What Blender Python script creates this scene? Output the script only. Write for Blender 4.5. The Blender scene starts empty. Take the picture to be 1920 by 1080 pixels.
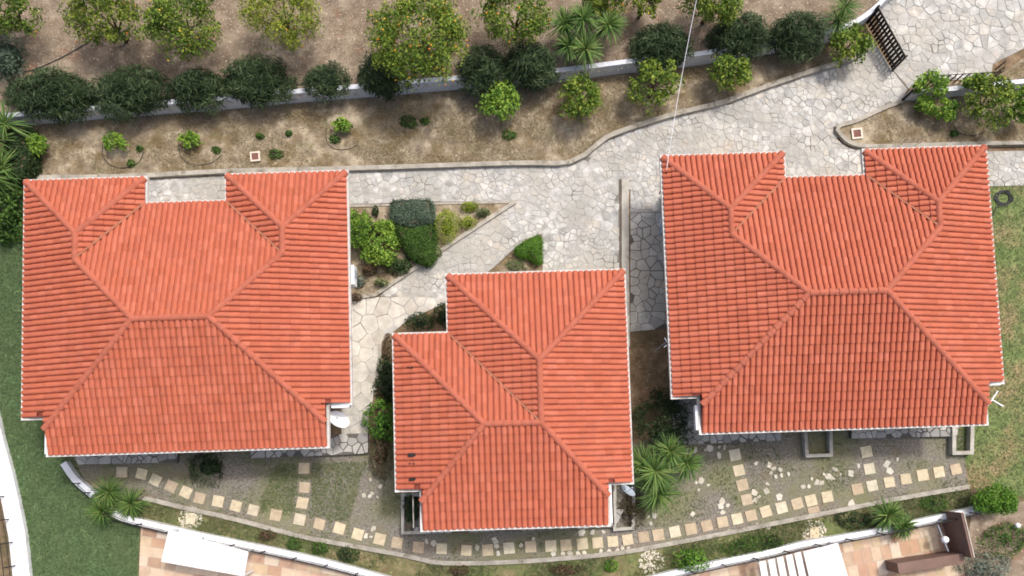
import bpy, math, random
import numpy as np
from mathutils import Matrix, Vector
random.seed(7); rng = np.random.default_rng(7)
SC = bpy.context.scene; COL = SC.collection
# ------------------------------------------------------------------ camera, sky, sun, exposure
F, PPY, TH, CH = 1450.0, 766.2, math.radians(3.85), 33.6
cd = bpy.data.cameras.new('camera'); cam = bpy.data.objects.new('camera', cd); COL.objects.link(cam)
cd.sensor_width = 36; cd.lens = F/1920*36; cd.shift_y = (PPY-540)/1920; cd.clip_end = 1000
cam.location = (0, 0, CH); cam.rotation_euler = (TH, 0, 0); SC.camera = cam
SX, SY = 0.36, 0.40                                   # towards the sun, per metre of height
sun_el = math.atan(1/math.hypot(SX, SY))
w = bpy.data.worlds.new('World'); SC.world = w; w.use_nodes = True
nt = w.node_tree; bg = nt.nodes['Background']; sk = nt.nodes.new('ShaderNodeTexSky'); sk.sky_type = 'NISHITA'; sk.sun_disc = False
sk.sun_elevation = sun_el; sk.sun_rotation = math.atan2(SX, SY); sk.air_density = 1.0; sk.dust_density = 7.0; sk.ozone_density = 1.0
nt.links.new(sk.outputs[0], bg.inputs[0]); bg.inputs[1].default_value = 0.15
sl = bpy.data.lights.new('sun', 'SUN'); sl.energy = 1.85; sl.angle = math.radians(6.0); sl.color = (1, .985, .95)
so = bpy.data.objects.new('sun', sl); COL.objects.link(so)
so.rotation_euler = Vector((SX, SY, 1)).to_track_quat('Z', 'Y').to_euler(); so.location = (8, 9, 40)
vs = SC.view_settings; vs.view_transform = 'Standard'; vs.look = 'None'; vs.gamma = 1; vs.exposure = 0.28
SC.cycles.filter_width = 1.75

# ------------------------------------------------------------------ helpers
def G(px, py, z=0.0):                                  # point of the place seen at a photograph position, at height z
    a, b = (px-960)/F, (PPY-py)/F; c, s = math.cos(TH), math.sin(TH)
    d = (a, b*c+s, b*s-c); t = (z-CH)/d[2]
    return (d[0]*t, d[1]*t, z)
def gp(pts, z=0.0): return [G(x, y, z)[:2] for x, y in pts]
def L(c): return tuple((v/255/12.92 if v/255 <= .04045 else ((v/255+.055)/1.055)**2.4) for v in c)
MATS = {}
def mat(name, cols, scale=3, detail=6, rough=.85, bump=0.0, bscale=None, tone=0.0, big=None, trans=0.0, stretch=None, spec=.25, hue=0.0, patches=None, joint=None):
    m = bpy.data.materials.new(name); m.use_nodes = True; n = m.node_tree.nodes; lk = m.node_tree.links
    p = n['Principled BSDF']; p.inputs['Roughness'].default_value = rough; p.inputs['Specular IOR Level'].default_value = spec
    geo = n.new('ShaderNodeNewGeometry'); pos = geo.outputs['Position']
    def noise(sc, det, off=0):
        t = n.new('ShaderNodeTexNoise'); t.inputs['Scale'].default_value = sc; t.inputs['Detail'].default_value = det; t.inputs['Roughness'].default_value = .62
        mp = n.new('ShaderNodeMapping'); mp.inputs['Location'].default_value = (off, off*.7, 0)
        if stretch: mp.inputs['Scale'].default_value = stretch
        lk.new(pos, mp.inputs[0]); lk.new(mp.outputs[0], t.inputs['Vector']); return t.outputs['Fac']
    def ramp(fac, cs, lo=.3, hi=.7):
        r = n.new('ShaderNodeValToRGB'); e = r.color_ramp.elements
        while len(e) < len(cs): e.new(.5)
        for i, c in enumerate(cs):
            e[i].position = lo+(hi-lo)*i/max(1, len(cs)-1); e[i].color = (*L(c), 1)
        lk.new(fac, r.inputs[0]); return r.outputs[0]
    def mix(f, a, b, mode='MIX'):
        x = n.new('ShaderNodeMix'); x.data_type = 'RGBA'; x.blend_type = mode
        for s, k in ((f, 0), (a, 6), (b, 7)):
            if hasattr(s, 'links'): lk.new(s, x.inputs[k])
            else: x.inputs[k].default_value = s
        return x.outputs[2]
    if tone:                                          # each piece has a colour of its own
        at = n.new('ShaderNodeAttribute'); at.attribute_name = 'tone'; oi = n.new('ShaderNodeObjectInfo')
        ad = n.new('ShaderNodeMath'); ad.operation = 'ADD'; lk.new(at.outputs['Fac'], ad.inputs[0]); lk.new(oi.outputs['Random'], ad.inputs[1])
        fr = n.new('ShaderNodeMath'); fr.operation = 'FRACT'; lk.new(ad.outputs[0], fr.inputs[0])
        src = at.outputs['Fac'] if tone < 0 else fr.outputs[0]
        col = ramp(src, cols, 0, 1)
        nz = noise(scale, detail)
        v = ramp(nz, [(150,)*3, (255,)*3]); col = mix(abs(tone), col, v, 'MULTIPLY')
    else:
        col = ramp(noise(scale, detail), cols)
    if big:                                           # a second kind of cover in patches
        bs, cols2, lo, hi = big
        f = n.new('ShaderNodeMapRange'); f.inputs['From Min'].default_value = lo; f.inputs['From Max'].default_value = hi
        lk.new(noise(bs, 5, 13.7), f.inputs['Value']); col = mix(f.outputs[0], col, ramp(noise(scale*1.4, detail, 31), cols2))
    for i, (bs, c, lo, hi) in enumerate(patches or ()):
        f = n.new('ShaderNodeMapRange'); f.inputs['From Min'].default_value = lo; f.inputs['From Max'].default_value = hi
        lk.new(noise(bs, 6, 57+i*19), f.inputs['Value']); col = mix(f.outputs[0], col, (*L(c), 1))
    lk.new(col, p.inputs['Base Color'])
    if bump:
        b = n.new('ShaderNodeBump'); b.inputs['Strength'].default_value = bump; b.inputs['Distance'].default_value = .03
        lk.new(noise(bscale or scale*3, 8, 5), b.inputs['Height']); lk.new(b.outputs[0], p.inputs['Normal'])
    if trans:
        tr = n.new('ShaderNodeBsdfTranslucent'); lk.new(col, tr.inputs[0]); ms = n.new('ShaderNodeMixShader'); ms.inputs[0].default_value = trans
        lk.new(p.outputs[0], ms.inputs[1]); lk.new(tr.outputs[0], ms.inputs[2]); lk.new(ms.outputs[0], n['Material Output'].inputs[0])
    MATS[name] = m; return m

def raw(name, V, faces, m, tone=None, smooth=False):
    me = bpy.data.meshes.new(name); V = np.asarray(V, dtype=np.float32).reshape(-1, 3)
    if isinstance(faces, np.ndarray):
        k = faces.shape[1]; nf = len(faces); idx = faces.astype(np.int32).ravel(); st = np.arange(0, nf*k, k, dtype=np.int32); tot = np.full(nf, k, dtype=np.int32)
    else:
        tot = np.array([len(f) for f in faces], dtype=np.int32); nf = len(faces)
        idx = np.array([i for f in faces for i in f], dtype=np.int32); st = np.concatenate([[0], np.cumsum(tot)[:-1]]).astype(np.int32)
    me.vertices.add(len(V)); me.vertices.foreach_set('co', V.ravel()); me.loops.add(len(idx)); me.loops.foreach_set('vertex_index', idx)
    me.polygons.add(nf); me.polygons.foreach_set('loop_start', st); me.polygons.foreach_set('loop_total', tot)
    me.polygons.foreach_set('use_smooth', np.full(nf, bool(smooth)))
    if tone is not None:
        a = me.attributes.new('tone', 'FLOAT', 'FACE'); a.data.foreach_set('value', np.asarray(tone, dtype=np.float32))
    me.update(calc_edges=True); me.materials.append(MATS[m] if isinstance(m, str) else m); return me
def put(name, me, parent=None, loc=None, mtx=None):
    o = bpy.data.objects.new(name, me); COL.objects.link(o)
    if parent: o.parent = parent
    if mtx is not None: o.matrix_local = mtx
    elif loc is not None: o.location = loc
    return o
def tag(o, label=None, cat=None, group=None, kind=None):
    if label: o['label'] = label
    if cat: o['category'] = cat
    if group: o['group'] = group
    if kind: o['kind'] = kind
    return o
def empty(name, loc, rz=0):
    o = put(name, None); o.location = loc; o.rotation_euler = (0, 0, rz); o.empty_display_size = .3; return o
class MB:                                             # collects shapes of ONE part
    def __init__(s): s.V = []; s.Fc = []; s.T = []
    def add(s, V, Fc, t=0.0):
        b = len(s.V); s.V += [tuple(v) for v in V]; s.Fc += [tuple(i+b for i in f) for f in Fc]; s.T += [t]*len(Fc)
    def prism(s, poly, z0, z1, t=0.0, inset=0.0, bottom=False):
        n = len(poly)
        V = [(x, y, z0) for x, y in poly]; top = inset_poly(poly, inset) if inset else poly
        if inset:
            V += [(x, y, z1-inset) for x, y in poly]+[(x, y, z1) for x, y in top]
            Fc = [tuple(range(2*n, 3*n))]+[(i+k*n, (i+1) % n+k*n, (i+1) % n+(k+1)*n, i+(k+1)*n) for k in (0, 1) for i in range(n)]
        else:
            V += [(x, y, z1) for x, y in top]; Fc = [tuple(range(n, 2*n))]+[(i, (i+1) % n, (i+1) % n+n, i+n) for i in range(n)]
        if bottom: Fc.append(tuple(reversed(range(n))))
        s.add(V, Fc, t)
    def box(s, x0, x1, y0, y1, z0, z1, t=0.0): s.prism([(x0, y0), (x1, y0), (x1, y1), (x0, y1)], z0, z1, t, bottom=True)
    def tube(s, pts, rad, seg=6, t=0.0, cap=True):
        pts = [Vector(p) for p in pts]; R = rad if hasattr(rad, '__len__') else [rad]*len(pts); V = []
        for i, p in enumerate(pts):
            d = (pts[min(i+1, len(pts)-1)]-pts[max(i-1, 0)]).normalized(); a = d.cross(Vector((.31, .2, .93))).normalized(); b = d.cross(a)
            V += [p+(a*math.cos(k*2*math.pi/seg)+b*math.sin(k*2*math.pi/seg))*R[i] for k in range(seg)]
        Fc = [(i*seg+k, i*seg+(k+1) % seg, (i+1)*seg+(k+1) % seg, (i+1)*seg+k) for i in range(len(pts)-1) for k in range(seg)]
        if cap: Fc += [tuple(reversed(range(seg))), tuple(range((len(pts)-1)*seg, len(pts)*seg))]
        s.add(V, Fc, t)
    def ball(s, c, r, seg=8, rings=5, t=0.0, sq=(1, 1, 1)):
        V = [(c[0], c[1], c[2]+r*sq[2])]
        for i in range(1, rings):
            a = math.pi*i/rings
            V += [(c[0]+r*sq[0]*math.sin(a)*math.cos(k*2*math.pi/seg), c[1]+r*sq[1]*math.sin(a)*math.sin(k*2*math.pi/seg), c[2]+r*sq[2]*math.cos(a)) for k in range(seg)]
        V.append((c[0], c[1], c[2]-r*sq[2])); e = len(V)-1
        Fc = [(0, 1+k, 1+(k+1) % seg) for k in range(seg)]+[(1+i*seg+k, 1+(i+1)*seg+k, 1+(i+1)*seg+(k+1) % seg, 1+i*seg+(k+1) % seg) for i in range(rings-2) for k in range(seg)]
        Fc += [(e, 1+(rings-2)*seg+(k+1) % seg, 1+(rings-2)*seg+k) for k in range(seg)]; s.add(V, Fc, t)
    def ribbon(s, pts, wd, z0, z1, side=0.0, t=0.0, smooth_ends=True):     # kerb or wall along a line; side shifts it sideways
        P = [Vector(p) for p in pts]; Lf, Rt = [], []
        for i, p in enumerate(P):
            d = (P[min(i+1, len(P)-1)]-P[max(i-1, 0)]).normalized(); nrm = Vector((-d.y, d.x)); Lf.append(p+nrm*(wd/2+side)); Rt.append(p-nrm*(wd/2-side))
        n = len(P); V = [(v.x, v.y, z) for z in (z0, z1) for R in (Lf, Rt) for v in R]
        Fc = []
        for i in range(n-1):
            Fc += [(2*n+i, 3*n+i, 3*n+i+1, 2*n+i+1), (i, 2*n+i, 2*n+i+1, i+1), (n+i+1, 3*n+i+1, 3*n+i, n+i)]
        Fc += [(0, n, 3*n, 2*n), (n-1, 3*n-1, 4*n-1, 2*n-1)][:1]+[(n-1, 3*n-1, 4*n-1, 2*n-1)]; s.add(V, Fc, t)
    def build(s, name, m, parent=None, smooth=False, loc=None):
        me = raw(name, s.V, s.Fc, m, s.T, smooth); return put(name, me, parent, loc)
def inset_poly(P, d):                                 # d > 0 inwards for counter-clockwise outlines
    n = len(P); A = sum(P[i][0]*P[(i+1) % n][1]-P[(i+1) % n][0]*P[i][1] for i in range(n)); sg = 1 if A > 0 else -1; out = []
    for i in range(n):
        p, q, r = Vector(P[i-1]), Vector(P[i]), Vector(P[(i+1) % n]); a = (q-p); b = (r-q)
        if a.length < 1e-6 or b.length < 1e-6: out.append(tuple(q)); continue
        a.normalize(); b.normalize(); na = Vector((-a.y, a.x))*sg; nb = Vector((-b.y, b.x))*sg; m = na+nb
        k = m.dot(na); out.append(tuple(q+m*(d/max(k, .35))))
    return out
def clip(P, nx, ny, c, z=False):                      # keep nx*x+ny*y <= c
    out = []; n = len(P)
    for i in range(n):
        a, b = P[i], P[(i+1) % n]; da = nx*a[0]+ny*a[1]-c; db = nx*b[0]+ny*b[1]-c
        if da <= 0: out.append(a)
        if (da < 0 < db) or (db < 0 < da):
            t = da/(da-db); out.append(tuple(a[k]+(b[k]-a[k])*t for k in range(len(a))))
    return out
def inside(P, X, Y):
    P = np.asarray(P); X = np.asarray(X); Y = np.asarray(Y); r = np.zeros(X.shape, bool); n = len(P)
    for i in range(n):
        x0, y0 = P[i]; x1, y1 = P[(i+1) % n]
        c = (y0 > Y) != (y1 > Y); r ^= c & (X < (x1-x0)*(Y-y0)/((y1-y0) if y1 != y0 else 1e-9)+x0)
    return r
def area(P): return abs(sum(P[i][0]*P[(i+1) % len(P)][1]-P[(i+1) % len(P)][0]*P[i][1] for i in range(len(P))))/2
def ccw(P): return P if sum(P[i][0]*P[(i+1) % len(P)][1]-P[(i+1) % len(P)][0]*P[i][1] for i in range(len(P))) > 0 else P[::-1]
def sheet(name, pts, z, m, parent=None, kind='structure', z0=None):
    P = ccw(gp(pts, z)); b = MB()
    if z0 is None: b.add([(x, y, z) for x, y in P], [tuple(range(len(P)))])
    else: b.prism(P, z0, z)
    o = b.build(name, m, parent)
    if not parent: tag(o, kind=kind)
    return o
def smooth_line(pts, k=4):                            # Catmull-Rom through photograph points
    out = []; n = len(pts)
    for i in range(n-1):
        p0, p1, p2, p3 = (np.array(pts[max(0, min(n-1, j))], float) for j in (i-1, i, i+1, i+2))
        for q in range(k):
            t = q/k; out.append(tuple(.5*((2*p1)+(p2-p0)*t+(2*p0-5*p1+4*p2-p3)*t*t+(3*p1-p0-3*p2+p3)*t**3)))
    return out+[tuple(pts[-1])]

# ------------------------------------------------------------------ materials
mat('soil', [(96, 78, 60), (128, 106, 84), (160, 138, 112)], 2.2, 9, .95, .5, 14, big=(.55, [(84, 74, 54), (112, 100, 74)], .42, .6))
mat('orchard_soil', [(98, 86, 73), (128, 114, 98), (162, 148, 129)], 1.6, 10, .95, .6, 16, big=(.35, [(96, 80, 66), (140, 124, 106)], .45, .62), patches=[(1.1, (134, 98, 76), .58, .75), (.7, (180, 166, 146), .6, .8), (.4, (92, 80, 68), .58, .8), (9, (198, 184, 164), .6, .7)])
mat('garden_soil', [(104, 93, 79), (148, 135, 115), (186, 173, 149)], 1.8, 10, .95, .6, 16, big=(.9, [(92, 80, 56), (126, 108, 78)], .45, .62), patches=[(1.2, (98, 98, 64), .58, .74), (.8, (128, 96, 74), .62, .75), (2.6, (182, 168, 138), .6, .72), (.5, (92, 80, 64), .6, .78)])
mat('lawn_green', [(74, 98, 62), (94, 120, 78), (114, 136, 94)], 1.7, 9, .95, .4, 22, big=(.45, [(78, 92, 58), (108, 116, 80)], .42, .66))
mat('lawn_dry', [(84, 100, 56), (106, 122, 72), (128, 138, 90)], 1.7, 9, .95, .4, 22, big=(.5, [(130, 116, 84), (156, 138, 104)], .46, .62))
mat('gravel', [(96, 91, 84), (124, 118, 109), (152, 146, 135)], 12, 6, .95, .7, 24, big=(.42, [(100, 102, 74), (136, 134, 104)], .44, .62), patches=[(.9, (126, 112, 92), .58, .72)])
mat('mortar', [(142, 141, 137), (162, 160, 156), (182, 180, 175)], 1.2, 8, .95, .3, 12, patches=[(1.1, (112, 109, 101), .52, .64), (4, (120, 116, 106), .58, .72)])
mat('paving_stone', [(172, 171, 167), (216, 214, 208), (194, 193, 190), (223, 220, 212), (182, 182, 180), (208, 201, 189), (199, 198, 194), (217, 215, 211)], 2.6, 10, .85, .3, 20, tone=.72, patches=[(.42, (158, 156, 149), .46, .64), (.3, (172, 166, 154), .5, .7), (.8, (184, 169, 152), .60, .76), (2.2, (152, 150, 145), .57, .68), (7, (140, 138, 132), .62, .72)])
mat('path_stone', [(194, 187, 175), (210, 204, 193), (202, 197, 187), (214, 209, 199)], 2.5, 9, .8, .25, 20, tone=.5, patches=[(.9, (178, 170, 156), .55, .7)])
mat('terrace_stone', [(168, 166, 161), (188, 185, 178), (154, 152, 148), (196, 192, 184)], 3, 8, .8, .25, 20, tone=.3)
mat('dark_joint', [(84, 80, 74), (112, 107, 99)], 3, 8, .95, .3, 12)
mat('roof_tile', [(171, 92, 68), (186, 104, 78), (178, 97, 72), (190, 110, 86), (174, 98, 76), (182, 100, 74)], 3.5, 9, .78, .12, 40, tone=.16, patches=[(.35, (172, 93, 71), .48, .74), (1.4, (158, 86, 68), .6, .76), (6, (146, 84, 66), .63, .75)])
mat('ridge_tile', [(168, 94, 73), (180, 103, 81), (173, 99, 79)], 4, 8, .8, .12, 40, tone=.25, patches=[(2.2, (152, 90, 72), .55, .72)])
mat('deck', [(120, 60, 46), (136, 70, 55)], 5)
mat('valley', [(150, 92, 70), (168, 114, 90)], 6, patches=[(9, (110, 92, 76), .58, .68)])
mat('white_paint', [(216, 218, 220), (232, 233, 234)], .8, 8, .6, .05, 30, patches=[(1.5, (184, 184, 182), .55, .72), (5, (160, 156, 146), .62, .74)])
mat('gutter', [(200, 197, 192), (218, 215, 211)], 3, 6, .6, patches=[(2, (160, 152, 142), .55, .7)])
mat('wall_render', [(214, 212, 206), (230, 228, 224)], .9, 8, .85, .1, 40)
mat('garden_wall', [(190, 194, 200), (212, 215, 220)], .7, 9, .8, .1, 20, patches=[(1.4, (160, 160, 160), .6, .72), (5, (128, 124, 116), .68, .76)])
mat('concrete', [(148, 144, 134), (172, 168, 158), (192, 188, 178)], 2.2, 9, .9, .3, 18, patches=[(1.7, (120, 114, 100), .6, .74)])
mat('kerb', [(134, 129, 119), (158, 152, 141), (178, 173, 162)], 2.0, 9, .9, .35, 18, patches=[(2.2, (104, 98, 78), .56, .7)])
mat('sand_stone', [(204, 190, 160), (214, 200, 170), (186, 166, 140), (210, 202, 180), (216, 204, 172), (178, 158, 134)], 5, 8, .85, .2, 30, tone=.45, patches=[(3, (176, 162, 136), .58, .72)])
mat('loose_stone', [(190, 182, 164), (208, 202, 188), (214, 206, 188), (178, 172, 158)], 5, 7, .85, .2, 25, tone=.3)
mat('patio_tile', [(208, 186, 160), (186, 148, 124), (216, 198, 174), (172, 140, 116), (198, 162, 134), (220, 204, 184), (190, 164, 128)], 3, 8, .75, .12, 30, tone=.3)
mat('brown_wall', [(110, 88, 79), (126, 102, 92)], 1.5, 7, .8, .1, 30)
mat('canopy', [(236, 237, 240), (244, 245, 246)], 1.5, 4, .7, trans=.3)
mat('black_metal', [(22, 20, 20), (34, 31, 30)], 6, 4, .5)
mat('dark_wood', [(26, 20, 19), (40, 31, 29)], 6, 6, .6)
mat('rust', [(106, 72, 64), (128, 90, 80)], 8, 6, .9, .2, 30)
mat('pale_frame', [(198, 186, 172), (214, 204, 190)], 5, 6, .9)
mat('grey_metal', [(150, 160, 172), (172, 182, 192)], 4, 4, .45)
mat('blue_grey', [(104, 128, 152), (120, 144, 168)], 4, 4, .5)
mat('white_plastic', [(226, 228, 232), (238, 239, 241)], 4, 4, .5)
mat('glass', [(34, 42, 50), (46, 54, 62)], 1, 2, .1, spec=.5)
mat('hose', [(40, 40, 42), (62, 62, 64)], 8, 4, .6)
mat('bark', [(88, 74, 60), (118, 102, 86)], 8, 8, .95, .5, 30)
def leafmat(name, cols, tr=.22):
    cols = [tuple(.86*v+.14*(.3*c[0]+.59*c[1]+.11*c[2]) for v in c) for c in cols]
    mat(name, cols, 14, 4, .62, tone=-.18, trans=tr, spec=.3)
leafmat('citrus_leaf', [(40, 62, 18), (72, 104, 26), (112, 142, 36), (166, 176, 56)])
leafmat('citrus_yellow', [(54, 74, 20), (94, 120, 30), (140, 156, 40), (184, 186, 58)])
leafmat('young_leaf', [(48, 82, 22), (88, 132, 34), (124, 164, 44), (158, 186, 62)])
leafmat('oleander_leaf', [(32, 50, 26), (48, 70, 36), (70, 94, 52), (110, 128, 86)])
leafmat('yucca_leaf', [(36, 66, 26), (66, 104, 38), (96, 132, 52), (150, 166, 88)])
leafmat('hedge_grey', [(58, 78, 60), (82, 104, 82), (102, 122, 98), (124, 140, 114)])
leafmat('hedge_green', [(34, 64, 18), (58, 94, 26), (78, 116, 34), (104, 138, 46)])
leafmat('hedge_bright', [(50, 90, 18), (78, 128, 28), (98, 148, 36), (124, 166, 48)])
leafmat('hedge_yellow', [(88, 112, 20), (128, 148, 32), (152, 168, 42), (172, 184, 58)])
leafmat('dark_leaf', [(26, 44, 20), (40, 64, 28), (58, 84, 36), (84, 104, 52)])
leafmat('brown_leaf', [(70, 60, 38), (96, 88, 54), (112, 70, 62), (130, 116, 76)])
leafmat('sage_leaf', [(92, 104, 90), (122, 134, 116), (148, 156, 138), (170, 176, 160)])
leafmat('grass_green', [(62, 86, 50), (84, 110, 66), (104, 128, 80), (130, 146, 98)])
leafmat('grass_olive', [(80, 96, 54), (100, 118, 66), (126, 136, 86), (162, 156, 114)])
leafmat('grass_dry', [(122, 106, 78), (156, 140, 106), (182, 166, 130), (206, 194, 160)])
leafmat('litter', [(112, 88, 66), (148, 128, 102), (174, 158, 132), (202, 192, 172)], .05)
mat('fruit', [(196, 140, 30), (214, 176, 70), (208, 110, 30)], 3, 3, .5, tone=.1)

# ------------------------------------------------------------------ ground sheets
b = MB(); b.add([(-160, -160, 0), (160, -160, 0), (160, 160, 0), (-160, 160, 0)], [(0, 1, 2, 3)]); tag(b.build('ground', 'soil'), kind='structure')
WALL = smooth_line([(-120, 252), (45, 238), (160, 228), (300, 217), (420, 208), (560, 195), (700, 184), (860, 170), (1025, 158), (1110, 148), (1180, 139), (1270, 130), (1340, 120), (1440, 104), (1530, 88), (1590, 66), (1626, 40), (1650, 16), (1705, -30)], 3)
KERB = smooth_line([(60, 336), (230, 334), (430, 324), (655, 319), (960, 309), (1070, 306), (1133, 263), (1173, 246), (1250, 221), (1310, 206), (1360, 193), (1440, 164), (1507, 141), (1550, 128), (1583, 117), (1612, 102), (1630, 60)], 3)
W0 = [(x, y+.1) for x, y in gp(WALL, 0)]; b = MB(); b.add([(x, y, .8) for x, y in W0+[(W0[-1][0], 70), (-60, 70), (-60, W0[0][1])]], [tuple(range(len(W0)+3))]); tag(b.build('orchard_ground', 'orchard_soil'), kind='structure')
sheet('garden_bed', [(x, y-2) for x, y in WALL[2:48]]+KERB[::-1][2:]+[(30, 300)], .10, 'garden_soil', z0=-.05)
LAWN_W = [(46, 300), (60, 600), (95, 780), (140, 862), (172, 925), (215, 962), (262, 986), (258, 1120), (66, 1120), (46, 985), (12, 840), (-4, 775), (-60, 560), (-60, 300)]
sheet('lawn', LAWN_W, .008, 'lawn_green')
LAWN_E = [(1800, 345), (2060, 340), (2060, 900), (1930, 935), (1818, 912), (1800, 800), (1830, 700)]
sheet('lawn', LAWN_E, .008, 'lawn_dry')
SKERB = smooth_line([(250, 928), (340, 950), (450, 975), (560, 1004), (650, 1021), (760, 1041), (830, 1055), (960, 1053), (1060, 1046), (1160, 1036), (1250, 1020), (1350, 1001), (1450, 981), (1560, 959), (1680, 935), (1815, 912)], 3)
GRAVEL = [(120, 850), (700, 830), (1200, 830), (1260, 800), (1800, 780), (1815, 912)]+SKERB[::-1]+[(180, 930)]
sheet('gravel_garden', GRAVEL, .012, 'gravel')
SWALL1 = smooth_line([(127, 868), (148, 898), (182, 928)], 3)
SWALL2 = smooth_line([(212, 957), (240, 970), (300, 985), (360, 999), (450, 1018), (560, 1041), (650, 1063), (760, 1094)], 3)
SWALL3 = smooth_line([(1120, 1104), (1190, 1091), (1260, 1074), (1340, 1056), (1440, 1035), (1500, 1020), (1560, 1010), (1640, 995), (1720, 978), (1830, 953)], 3)
STRIP = SKERB+[(1830, 950)]+SWALL3[::-1]+[(960, 1115)]+SWALL2[::-1]
mat('scrub', [(92, 88, 60), (116, 110, 78), (146, 134, 102)], 2.2, 9, .95, .5, 20, big=(.7, [(84, 96, 56), (112, 120, 76)], .45, .6), patches=[(1.3, (108, 90, 70), .56, .7), (3, (164, 152, 122), .62, .74)])
sheet('flower_bed', STRIP, .016, 'scrub')
sheet('dirt_patch', [(1822, 955), (1930, 938), (2060, 900), (2060, 1130), (1800, 1130)], .016, 'orchard_soil')
NEBED = [(1703, 168), (1728, 157), (1860, 148), (1925, 105), (2040, 90), (2040, 272), (1640, 277), (1596, 273), (1575, 258), (1567, 241), (1602, 230), (1652, 207), (1692, 190)]
sheet('garden_bed', NEBED, .12, 'garden_soil', z0=-.05)
TRI = [(652, 386), (800, 381), (962, 379), (872, 440), (780, 502), (704, 553), (652, 560)]
sheet('garden_bed', TRI, .06, 'garden_soil', z0=-.05)
SBED = [(1014, 442), (1016, 545), (900, 545), (918, 510), (966, 468)]
sheet('garden_bed', SBED, .05, 'garden_soil', z0=-.05)

# ------------------------------------------------------------------ crazy paving: every stone has its own edges and joints
def paving(name, region, cell, z, m, seed, base='mortar', gap=.024, skirt=.06, var=.72, holes=()):
    R = ccw(gp(region, z)); r = random.Random(seed)
    bo = MB(); bo.prism(R, z-skirt-.02, z-.014); base_o = tag(bo.build(name, base), kind='structure')
    xs = [p[0] for p in R]; ys = [p[1] for p in R]; pts = []
    H = [gp(h, z) for h in holes]
    n_try = int((max(xs)-min(xs))*(max(ys)-min(ys))/cell**2*14); grid = {}
    for _ in range(n_try):
        x, y = r.uniform(min(xs), max(xs)), r.uniform(min(ys), max(ys))
        d = cell*r.choice((1-var, 1-var, 1-var*.6, 1-var*.3, 1, 1+var*.45))*.85; k = (int(x//cell), int(y//cell)); ok = True
        for i in range(-2, 3):
            for j in range(-2, 3):
                for (a, c, e) in grid.get((k[0]+i, k[1]+j), ()):
                    if (a-x)**2+(c-y)**2 < (max(d, e)*.92)**2 if d > e else (a-x)**2+(c-y)**2 < ((d+e)/2)**2: ok = False; break
                if not ok: break
            if not ok: break
        if ok: grid.setdefault(k, []).append((x, y, d)); pts.append((x, y))
    X = np.array(pts); keep = inside(R, X[:, 0], X[:, 1]); cells = []
    for h in H: keep &= ~inside(h, X[:, 0], X[:, 1])
    cl = np.linspace(0, 2*math.pi, 9)[:-1]
    for i in np.nonzero(keep)[0]:
        x, y = X[i]; d2 = (X[:, 0]-x)**2+(X[:, 1]-y)**2; nb = np.argsort(d2)[1:16]; s = cell*1.5
        P = [(x-s, y-s), (x+s, y-s), (x+s, y+s), (x-s, y+s)]; g = gap*r.uniform(.35, 1.7)
        if inside(inset_poly(R, .0), np.array([x-s, x+s, x+s, x-s, x, x]), np.array([y-s, y-s, y+s, y+s, y+s, y-s])).sum() < 6:
            P = list(R)
            for (nx, ny, c) in ((1, 0, x+s), (-1, 0, s-x), (0, 1, y+s), (0, -1, s-y)): P = clip(P, nx, ny, c)
        for j in nb:
            q = X[j]; dx, dy = q[0]-x, q[1]-y; l = math.hypot(dx, dy); dx /= l; dy /= l
            P = clip(P, dx, dy, dx*(x+q[0])/2+dy*(y+q[1])/2-g/2)
            if len(P) < 3: break
        Q = []
        for p in P:                                   # drop doubled corners
            if not Q or math.hypot(p[0]-Q[-1][0], p[1]-Q[-1][1]) > .02: Q.append(p)
        if len(Q) > 2 and math.hypot(Q[0][0]-Q[-1][0], Q[0][1]-Q[-1][1]) < .02: Q.pop()
        if len(Q) < 3 or area(Q) < .004: continue
        S = []                                        # knock the corners off
        for k in range(len(Q)):
            a, p, c = Q[k-1], Q[k], Q[(k+1) % len(Q)]; f = r.uniform(.02, .12)
            if len(Q) > 8: S.append(p); continue
            S += [(p[0]+(a[0]-p[0])*f, p[1]+(a[1]-p[1])*f), (p[0]+(c[0]-p[0])*f, p[1]+(c[1]-p[1])*f)]
        cells.append((area(S), S, r.random(), z+r.uniform(-.006, .006)))
    cells.sort(key=lambda c: -c[0]); rest = MB()
    for k, (a, S, t, zz) in enumerate(cells):
        if k < 300:
            o = MB(); o.prism(S, z-.03, zz, t, inset=.006); me = raw('paving_stone', o.V, o.Fc, m, o.T); put('paving_stone', me, base_o)
        else: rest.prism(S, z-.03, zz, t, inset=.005)
    if rest.V: tag(rest.build('small_stones', m, base_o), kind='stuff')
    return base_o
DRIVE = [(640, 322), (960, 311), (1072, 308), (1135, 266), (1175, 249), (1252, 224), (1312, 209), (1362, 196), (1442, 167), (1509, 144), (1552, 131), (1585, 120), (1614, 104), (1630, 62), (1674, 133),
         (1702, 167), (1690, 187), (1650, 204), (1600, 227), (1562, 238), (1570, 262), (1592, 278), (1660, 284), (1660, 360), (1300, 360), (1300, 398), (1182, 398), (1182, 336), (1161, 336), (1161, 545), (1018, 545), (1016, 438), (985, 449), (962, 468), (914, 512), (900, 530), (850, 560), (712, 556), (720, 547), (790, 499), (880, 438), (970, 377), (800, 378), (640, 384)]
paving('driveway', DRIVE, .50, .04, 'paving_stone', 1)
PATH = [(640, 560), (704, 557), (846, 557), (838, 566), (762, 602), (716, 640), (714, 700), (700, 745), (690, 790), (690, 838), (640, 838)]
paving('footpath', PATH, .72, .045, 'path_stone', 2, gap=.03, var=.45)
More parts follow.
